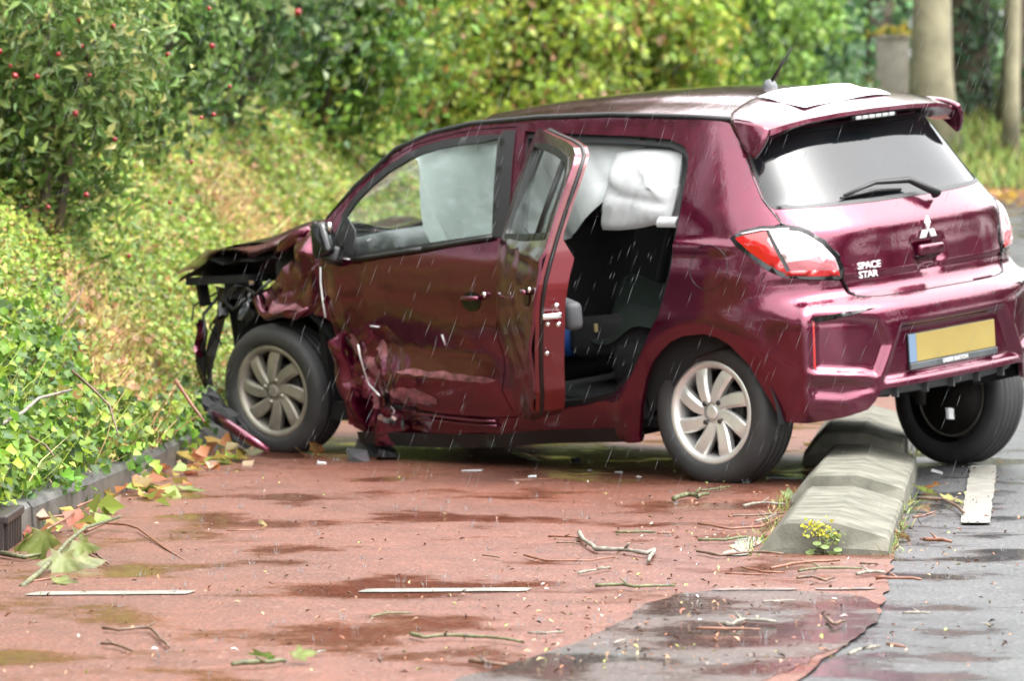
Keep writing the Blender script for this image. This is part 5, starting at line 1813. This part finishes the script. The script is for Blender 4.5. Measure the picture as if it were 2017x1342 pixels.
for a in (
    (268, 955, .11, (.5, .2, .4), PK, 'pale pinkish leaf propped against the kerb'),
    (300, 945, .10, (.9, .1, 1.6), (.52, .36, .22), 'cream leaf standing upright in the kerb pile'),
    (222, 990, .10, (.7, .3, 2.4), YE, 'yellow leaf at the near end of the kerb pile'),
    (285, 985, .10, (.3, .2, 5.0), OR, 'orange leaf in the middle of the kerb pile'),
    (348, 973, .13, (.1, .1, .1), YG, 'long yellow-green leaf lying flat beside the kerb pile'),
    (378, 940, .10, (.25, .2, 2.0), RE, 'red leaf at the far end of the kerb pile'),
    (335, 950, .09, (.4, .2, 3.3), YE, 'small yellow leaf between the cream and the red leaf'),
    (428, 918, .10, (.3, .2, .8), (.46, .30, .06), 'golden leaf by the crushed front wheel'),
    (455, 920, .11, (.25, .1, 2.9), YG, 'yellow-green leaf nearest the crushed front wheel'),
    (588, 905, .10, (.6, .3, 1.2), OR, 'orange-brown leaf standing under the front wheel'),
    (608, 898, .09, (1.1, .2, .6), (.42, .15, .05), 'rust leaf leaning on the front tyre'),
    (240, 962, .09, (.8, .4, 2.7), GR, 'green leaf leaning on the kerb stone'),
    (28, 1066, .12, (.9, .1, 1.2), RE, 'bright red leaf in front of the gully bars'),
    (1543, 995, .11, (.5, .1, .4), GR, 'fresh green leaf left of the nearest separator'),
    (1830, 978, .11, (.4, .2, 1.7), YG, 'pale green leaf right of the separator'),
    (1856, 993, .11, (.2, .2, .2), (.42, .42, .08), 'yellow-green leaf near the white edge dash'),
    (1852, 968, .09, (.4, .2, 3.6), OR, 'tan-orange leaf behind the yellow-green one'),
    (540, 1312, .09, (.4, .1, 2.6), GR, 'curled green leaf at the bottom edge of the path'),
    (572, 1318, .07, (.5, -.2, .2), YG, 'pale green leaf tip beside the curled green leaf'),
    (1620, 868, .10, (.4, .2, .6), OR, 'orange leaf seen under the rear bumper'),
    (1605, 882, .08, (.2, .2, 2.2), YE, 'yellow leaf under the rear bumper'),
    (1655, 880, .08, (.3, .2, 4.2), BR, 'brown leaf under the rear bumper near the block'),
    (1810, 1010, .08, (.3, .2, 5.2), BR, 'brown leaf at the right foot of the separator'),
    (1790, 1070, .08, (.5, .2, 2.2), BR, 'dark brown leaf beside the nearest separator on the road side'),
    (1690, 890, .08, (.3, .2, 1.2), YG, 'small green leaf in the shade behind the rear tyre'),
    (940, 912, .06, (.2, .1, 1.0), YG, 'small green leaf at the edge of the shade under the car'),
): fallen(*a)

nk = 110
y = rng.uniform(12.9, 17.6, nk)
k = patch(y * 0, y, 2.4, 2) > -.35
y = y[k]
x = xk(y) + .02 + np.abs(rng.normal(0, .11, len(y)))
p = np.column_stack([x, y, .012 + .03 * rng.random(len(y))])
o = leaf_mesh('kerb_leaves', p, .085, .75, pick([(.32, .23, .06, 3), (.34, .14, .05, 2.2), (.20, .26, .05, 4), (.30, .13, .06, 2), (.42, .30, .20, 1)], len(y)), 'leaf', None, np.tile([.1, -.3, 1.], (len(y), 1)), .5)
tag(o, 'small yellow, orange and green leaves drifted along the foot of the kerb', 'leaf litter', kind='stuff')

# fallen plane branch with leaves by the gully
br_ = tag(empty('fallen_branch', tuple(gp(110, 1120))), 'broken plane branch with large pale green leaves lying by the gully', 'branch')
def rel(px, py, z):
    p = gp(px, py, z) - gp(110, 1120)
    return (p[0], p[1], z)
for pts, r in (([(40, 1158, .006), (75, 1130, .02), (100, 1105, .04), (130, 1070, .075), (165, 1042, .08), (235, 1020, .05)], .009),
               ([(75, 1025, .06), (100, 1020, .07), (140, 1015, .07), (175, 1005, .06)], .005),
               ([(90, 1045, .07), (130, 1022, .08), (155, 1002, .075)], .005),
               ([(165, 1050, .02), (205, 1032, .03), (245, 1035, .03), (270, 1042, .02), (320, 1080, .01), (362, 1106, .006)], .005),
               ([(45, 1150, .006), (90, 1143, .01), (132, 1133, .012)], .004),
               ([(150, 1000, .06), (185, 985, .055), (215, 1003, .02)], .005),
               ([(0, 1092, .02), (45, 1100, .02), (85, 1092, .02)], .009)):
    MB().tube([rel(*q) for q in pts], [r * (1 - .45 * i / (len(pts) - 1)) for i in range(len(pts))], 7).build('twig', 'twig_moss' if r > .008 else 'twig_red', br_, True)
for (px, py, z, s, rot, c) in ((82, 1040, .10, .17, (.35, 1.15, -1.75), (.34, .44, .10)), (120, 1085, .07, .15, (-.15, 1.05, -1.50), (.38, .46, .14)), (152, 1062, .08, .13, (.25, 1.0, -1.30), (.36, .46, .12)), (140, 1050, .06, .12, (.5, .6, .6), (.28, .34, .06)),
                               (150, 1095, .045, .13, (.2, .8, -.7), (.42, .48, .18)), (97, 1148, .012, .11, (.2, .1, .1), (.26, .33, .05)), (60, 1048, .085, .10, (.6, .8, -2.3), (.27, .36, .07)), (95, 1020, .08, .08, (.8, .3, 1.1), (.36, .33, .07)), (165, 1010, .05, .09, (.9, .4, 1.5), (.20, .30, .06))):
    c = tuple(q * .66 for q in c)
    plane_leaf('leaf', rel(px, py, z), s, rot, c, br_, .45)

# twigs blown down on the wet path and road
def twig(pts, r, m, label):
    P_ = [gp(px, py) for px, py in pts]
    o0 = P_[0]
    q = []
    for i, p in enumerate(P_):
        q.append((p[0] - o0[0], p[1] - o0[1], .012 + r * .9 + (random.uniform(0, .5) * r if 0 < i < len(P_) - 1 else 0)))
    # knots: extra points with slight wander
    pts2, rad = [], []
    for i in range(len(q) - 1):
        for t in (0, .33, .66):
            a = Vector(q[i]).lerp(Vector(q[i + 1]), t)
            if t:
                a += Vector((random.uniform(-.5, .5) * r, random.uniform(-1.5, 1.5) * r, random.uniform(0, .3) * r))
            pts2.append(a)
            rad.append(.85 * r * random.uniform(.8, 1.2) * (1 - .35 * i / len(q)))
    pts2.append(Vector(q[-1]))
    rad.append(r * .6)
    mb = MB().tube(pts2, rad, 7)
    if len(q) > 2:
        a = pts2[len(pts2) // 2]
        mb.tube([a, a + Vector((random.uniform(-.03, .03), random.uniform(-.05, .05), r * 2.5))], [r * .6, r * .35], 5)
    o = mb.build('twig', m, None, True)
    o.location = o0
    return tag(o, label, 'twig', 'twigs blown down on the road')
for a in (
    ([(1141, 1062), (1150, 1080), (1175, 1097), (1230, 1098), (1275, 1105), (1290, 1098), (1278, 1120)], .009, 'twig_grey', 'thick crooked lichen-grey twig in the middle of the cycle path'),
    ([(1080, 1068), (1112, 1069), (1142, 1071)], .004, 'twig_red', 'thin straight reddish twig left of the thick crooked one'),
    ([(1096, 1080), (1120, 1080), (1140, 1082)], .003, 'twig', 'short thin twig just below the straight reddish one'),
    ([(1032, 1106), (1075, 1117), (1160, 1118), (1212, 1110)], .0045, 'twig_red', 'long bent reddish twig in front of the thick crooked one'),
    ([(1140, 1142), (1175, 1137), (1203, 1130)], .0045, 'twig_grey', 'short pale twig above the right white dash'),
    ([(1173, 1168), (1220, 1167), (1250, 1172), (1330, 1168)], .006, 'twig_moss', 'mossy twig to the right of the right white dash'),
    ([(1213, 1060), (1250, 1061), (1292, 1060)], .005, 'twig_moss', 'straight mossy twig behind the thick crooked one'),
    ([(1295, 1062), (1328, 1061)], .004, 'twig_red', 'short reddish twig end-on to the straight mossy one'),
    ([(808, 1265), (835, 1273), (875, 1270), (960, 1272), (1030, 1282)], .006, 'twig_moss', 'long mossy twig at the bottom centre of the path'),
    ([(1328, 996), (1355, 989), (1375, 992), (1396, 986)], .011, 'twig_moss', 'stubby thick mossy twig left of the rear wheel shade'),
    ([(1382, 976), (1415, 974), (1440, 968)], .005, 'twig_moss', 'thin mossy twig behind the stubby thick one'),
    ([(1466, 1008), (1500, 1003), (1548, 1004)], .006, 'twig_grey', 'pale grey twig touching the left of the separator'),
    ([(1436, 1028), (1500, 1026), (1545, 1022)], .005, 'twig', 'dark twig just left of the nearest separator'),
    ([(1376, 1043), (1440, 1054), (1500, 1051), (1540, 1030)], .0055, 'twig_red', 'curved orange twig bending up to the separator'),
    ([(1376, 1076), (1430, 1077), (1472, 1070)], .006, 'twig_moss', 'mossy stick left of the chipped white paint'),
    ([(1374, 1099), (1420, 1107), (1480, 1100), (1545, 1104)], .0055, 'twig', 'long dark twig at the foot of the nearest separator'),
    ([(1490, 1038), (1512, 1034), (1530, 1024)], .005, 'twig_grey', 'pale crooked twig leaning on the separator flank'),
    ([(1520, 1133), (1580, 1123), (1655, 1117)], .006, 'twig_red', 'straight tan twig in front of the flowering weed'),
    ([(1462, 1130), (1500, 1140), (1545, 1141)], .004, 'twig_red', 'thin reddish twig left below the tan one'),
    ([(1575, 1138), (1620, 1133), (1700, 1133)], .005, 'twig_moss', 'mossy twig lying right under the tan one'),
    ([(1430, 1142), (1480, 1144), (1515, 1145)], .003, 'twig_red', 'hair-thin orange twig in front of the separator'),
    ([(1572, 1152), (1600, 1150), (1628, 1158), (1645, 1152)], .005, 'twig', 'crooked brown twig above the worn asphalt'),
    ([(1690, 1145), (1715, 1141), (1745, 1142)], .006, 'twig_grey', 'pale twig at the boundary of red and grey asphalt'),
    ([(1695, 1122), (1730, 1122)], .004, 'twig', 'tiny dark twig right of the flowering weed'),
    ([(1727, 1153), (1770, 1154), (1817, 1156)], .006, 'twig_red', 'straight reddish twig reaching onto the grey asphalt'),
    ([(1503, 1200), (1535, 1199), (1568, 1197)], .004, 'twig_grey', 'thin grey twig on the worn asphalt'),
    ([(1425, 1247), (1445, 1249), (1470, 1237), (1530, 1242)], .007, 'twig_grey', 'forked pale twig on the worn asphalt'),
    ([(1372, 1254), (1430, 1255), (1500, 1256)], .005, 'twig_red', 'straight brown twig beneath the forked pale one'),
    ([(1630, 1232), (1645, 1246), (1668, 1240)], .006, 'twig', 'small V-shaped dark twig on the worn asphalt edge'),
    ([(1675, 1306), (1700, 1297), (1735, 1291)], .006, 'twig_grey', 'pale twig at the bottom right on grey asphalt'),
    ([(1750, 1285), (1785, 1291)], .005, 'twig_red', 'short reddish twig at the bottom right on grey asphalt'),
    ([(1822, 1076), (1850, 1078), (1876, 1081)], .008, 'twig_red', 'thick orange-brown twig on the asphalt right of the separator'),
    ([(1810, 994), (1860, 996), (1885, 1008), (1900, 1022)], .008, 'twig', 'dark curved twig between separator and white edge dash'),
    ([(1800, 1030), (1825, 1028), (1845, 1018)], .005, 'twig_red', 'small reddish twig at the road side of the separator'),
    ([(1780, 1222), (1815, 1222), (1835, 1222)], .004, 'twig_grey', 'thin pale twig in the puddle on the grey asphalt'),
    ([(200, 1253), (230, 1257), (290, 1253), (310, 1270), (330, 1292)], .0055, 'twig', 'hooked brown twig at the lower left of the path'),
    ([(196, 1284), (225, 1287), (258, 1298)], .0045, 'twig', 'small brown twig below the hooked one'),
    ([(730, 1228), (765, 1222), (812, 1222)], .003, 'twig_moss', 'thin yellow-green twig below the right white dash'),
    ([(165, 1090), (190, 1107), (212, 1124)], .005, 'twig', 'short dark twig right of the fallen branch'),
    ([(455, 1328), (520, 1325), (562, 1321)], .007, 'twig_moss', 'mossy twig under the curled green leaf'),
    ([(610, 1303), (640, 1298)], .004, 'twig_grey', 'tiny pale twig right of the curled green leaf'),
    ([(950, 1105), (985, 1110)], .003, 'twig', 'tiny dark twig left of the long bent reddish one'),
    ([(1040, 1262), (1075, 1264), (1112, 1260)], .004, 'twig_grey', 'pale twig above the end of the long mossy one'),
    ([(925, 1320), (960, 1326), (1000, 1328)], .006, 'twig', 'dark twig at the bottom edge of the path'),
    ([(1210, 1283), (1232, 1276)], .004, 'twig_grey', 'tiny pale twig on the grey wedge'),
    ([(1000, 955), (1050, 954), (1090, 952)], .003, 'twig_red', 'thin reddish twig in front of the open rear door'),
    ([(445, 1056), (520, 1054)], .003, 'twig_red', 'faint tan twig far left on the path'),
): twig(*a)

# broken bits of the car on the path
def bit(px, py, d, rot, m, label, name='broken_piece', cat='debris'):
    p = gp(px, py)
    mb = MB()
    w, l, h = d
    if m == 'white':
        m, w, l, h = 'print', w * .8, l * .75, h * .5
    v = [(-w, -l * .6, 0), (w * .7, -l, 0), (w, l * .5, 0), (-w * .4, l, 0)]
    v = [(x, y, h * (.2 + random.random())) for x, y, _ in v] + [(x, y, 0) for x, y, _ in v]
    o = MB().add(v, [(0, 1, 2, 3), (7, 6, 5, 4), (0, 4, 5, 1), (1, 5, 6, 2), (2, 6, 7, 3), (3, 7, 4, 0)]).build(name, m)
    o.location = (p[0], p[1], .008)
    o.rotation_euler = rot
    return tag(o, label, cat, 'crash debris on the path')
for a in (
    (930, 933, (.055, .02, .012), (0, 0, .1), 'white', 'long white splinter on the path below the front door'),
    (632, 918, (.03, .02, .02), (.3, 0, .5), 'white', 'small white splinter beside the front wheel'),
    (700, 912, (.05, .06, .05), (.5, .2, .6), 'shard', 'grey shard under the front door sill'),
    (735, 902, (.07, .08, .06), (.4, -.3, 1.2), 'shard', 'larger dark grey shard under the front door sill'),
    (760, 910, (.04, .05, .03), (.2, .3, 2.2), 'gloss_black', 'black shard right of the grey ones'),
    (1040, 908, (.03, .13, .02), (.1, .2, .5), 'shard', 'long dark strip lying under the open rear door'),
    (1048, 945, (.025, .015, .012), (0, 0, .3), 'white', 'white fragment in front of the open rear door'),
    (1162, 932, (.02, .012, .01), (0, 0, 1.3), 'white', 'small pale fragment left of the rear wheel'),
    (1218, 936, (.025, .015, .012), (0, .1, .4), 'white', 'pale fragment close to the rear wheel'),
    (1258, 945, (.022, .013, .01), (0, 0, 2.0), 'white', 'pale fragment nearest the rear tyre'),
    (1132, 916, (.03, .02, .02), (.4, 0, .8), 'shard', 'grey fragment in the shade before the rear wheel'),
    (1545, 948, (.09, .05, .02), (0, .05, .3), 'shard', 'flat grey plate behind the rear wheel'),
    (515, 1040, (.016, .012, .014), (.2, .3, 1.), 'tan', 'yellowish crumb on the left of the path'),
    (1845, 935, (.04, .02, .03), (.3, .2, .6), 'white', 'pale splinter between separator and far tyre'),
): bit(*a)
strip_pts = [pt(420, 815, 16.9), pt(450, 838, 16.8), pt(490, 866, 16.7), pt(528, 888, 16.65)]
ob = MB().tube(strip_pts, [.012, .022, .022, .012], 8).build('torn_trim', 'paint', None, True)
tag(ob, 'torn maroon bumper strip leaning on the ground at the crushed wheel', 'debris')
v = []
for i in range(9):
    for j in range(7):
        a_, b_ = i / 8, j / 6
        q = pt(392 + 95 * a_ + 14 * b_, 792 + 100 * a_ - 26 * b_, 17.0 - .2 * a_)
        v.append((q[0] + random.uniform(-.015, .015), q[1] + .12 * (b_ - .5) + random.uniform(-.02, .02), max(.01, q[2] + random.uniform(-.015, .02))))
o2 = mesh_obj('torn_liner', v, [(i * 7 + j, i * 7 + j + 1, i * 7 + 8 + j, i * 7 + 7 + j) for i in range(8) for j in range(6)], 'matt_black', None, False)
o2.modifiers.new('thick', 'SOLIDIFY').thickness = .006
tag(o2, 'crumpled black plastic liner between kerb and front wheel', 'debris')

# weed with yellow flowers at the foot of the nearest block
wd = tag(empty('flowering_weed', tuple(gp(1622, 1098))), 'small weed with round leaves and a yellow flower head before the nearest block', 'plant')
for k in range(9):
    a = k * 2.4
    l = .03 + .03 * (k % 3) / 2
    c = Vector((math.cos(a) * l * .9, math.sin(a) * l * .5, .012 + .010 * (k % 4)))
    MB().tube([(0, 0, .005), c], .0018, 5).build('stem', 'twig_moss', wd, True)
    v = [(c.x + .014 * math.cos(t), c.y + .012 * math.sin(t), c.z + .006 * math.sin(t)) for t in np.linspace(0, 2 * PI, 10, endpoint=False)]
    mesh_obj('leaf', v, [tuple(range(10))], leaf_col((.26, .36, .12)), wd)
MB().tube([(.01, 0, 0), (-.01, .0, .05), (-.025, .01, .085)], .0025, 5).build('stem', 'twig_moss', wd, True)
fl = np.array([-.02, .005, .085]) + rng.normal(size=(90, 3)) * [.022, .015, .012]
leaf_mesh('flower_head', fl, .014, .8, pick([(.50, .46, .04, 3), (.38, .40, .06, 1)], 90), 'leaf', wd, kind='stuff')
gr = np.array([.03, .005, .06]) + rng.normal(size=(50, 3)) * [.018, .012, .016]
leaf_mesh('leaf_tuft', gr, .014, .8, pick([(.30, .38, .12, 3), (.22, .30, .08, 1)], 50), 'leaf', wd, kind='stuff')
# grass and moss at the feet of the blocks
ng = 1500
t = rng.random(ng)
y = 12.5 + 5.2 * t
side_ = rng.random(ng) < .55
x = np.where(side_, 1.165, .77) + .121 * (y - 12.6) + rng.normal(0, .025, ng) + np.where(side_, .0, -.02)
k = patch(x * 0, y, 4, 3) > -.1
x, y = x[k], y[k]
blades('edge_grass', x, y, rng.uniform(.01, .055, len(x)), pick([(.16, .24, .05, 3), (.24, .26, .08, 2), (.20, .12, .06, 2)], len(x)), .002, 'tufts of grass and moss along the feet of the separator blocks', 'grass', .7, x * 0 + .006)
# chips, bark and petals scattered over path and road
nd = 2400
px = rng.uniform(0, 2017, nd); py = 870 + 472 * rng.random(nd) ** .9
d = 8000 * CAM_H / (py - 365.)
x = (px - 1008.5) / 8000 * d
k = (x > xk(d) + .04) & ~((x > .75 + .121 * (d - 12.6)) & (x < 1.18 + .121 * (d - 12.6)) & (d > 12.4))
near = np.exp(-((x - (.6 + .121 * (d - 12.6))) / .35) ** 2) + .8 * np.exp(-((x - (1.35 + .121 * (d - 12.6))) / .16) ** 2) * (d > 12) + .25 + 1.2 * np.exp(-((x - xk(d) - .06) / .12) ** 2)
k &= rng.random(nd) < near
x, d = x[k], d[k]
pp = np.column_stack([x, d, np.full(len(x), .016)])
o = leaf_mesh('litter', pp, .020, .40, pick([(.22, .10, .055, 4), (.34, .24, .14, 2), (.10, .06, .04, 3), (.30, .33, .08, .8), (.55, .50, .44, .5)], len(x), .3), 'stalk', None, np.tile([0, 0, 1.], (len(x), 1)), .35)
tag(o, 'bark chips, seed husks and scraps strewn over path and road', 'litter', kind='stuff')

# little crowns where drops strike the wet path
v, f = [], []
for i in range(150):
    px_r, py_r = random.uniform(150, 2000), 900 + 440 * random.random()
    q = gp(px_r, py_r)
    if q[0] < xk(q[1]) + .1 or (abs(q[0] - (1.0 + .121 * (q[1] - 12.6))) < .3 and q[1] > 12.3):
        continue
    for k in range(random.randint(3, 7)):
        a, r_ = random.uniform(0, 2 * PI), random.uniform(.002, .012)
        b = Vector((q[0] + math.cos(a) * r_, q[1] + math.sin(a) * r_, .009))
        t_ = b + Vector((math.cos(a) * r_, math.sin(a) * r_, random.uniform(.006, .026)))
        n = len(v)
        w_ = .0009
        v += [b + Vector((-w_, 0, 0)), b + Vector((w_, 0, 0)), b + Vector((0, w_, 0)), t_]
        f += [(n, n + 1, n + 3), (n + 1, n + 2, n + 3), (n + 2, n, n + 3)]
tag(mesh_obj('rain_splashes', v, f, 'water', None, None), 'tiny crowns of rain splashing up from the wet path', 'splashes', kind='stuff')

# rain: falling drops, drawn out thin
nr_ = 2000
v, f = [], []
for i in range(nr_):
    d = random.uniform(11.5, 19)
    px_r, py_r = random.uniform(-40, 2060), random.uniform(-30, 1000)
    if py_r > 365 + 8000 * CAM_H / d - 60:
        continue
    c = Vector(pt(px_r, py_r, d))
    l = random.uniform(.025, .085)
    a = Vector((.36 + random.uniform(-.06, .06), random.uniform(-.1, .1), 1)).normalized() * l
    w_ = random.uniform(.0003, .0007)
    n = len(v)
    v += [c - a * .5, c + Vector((w_, 0, 0)), c + Vector((-w_ * .5, w_ * .8, 0)), c + Vector((-w_ * .5, -w_ * .8, 0)), c + a * .5]
    f += [(n, n + 1, n + 2), (n, n + 2, n + 3), (n, n + 3, n + 1), (n + 4, n + 2, n + 1), (n + 4, n + 3, n + 2), (n + 4, n + 1, n + 3)]
tag(mesh_obj('rain', v, f, 'water', None, None), 'thin falling rain in front of the car', 'rain', kind='stuff')
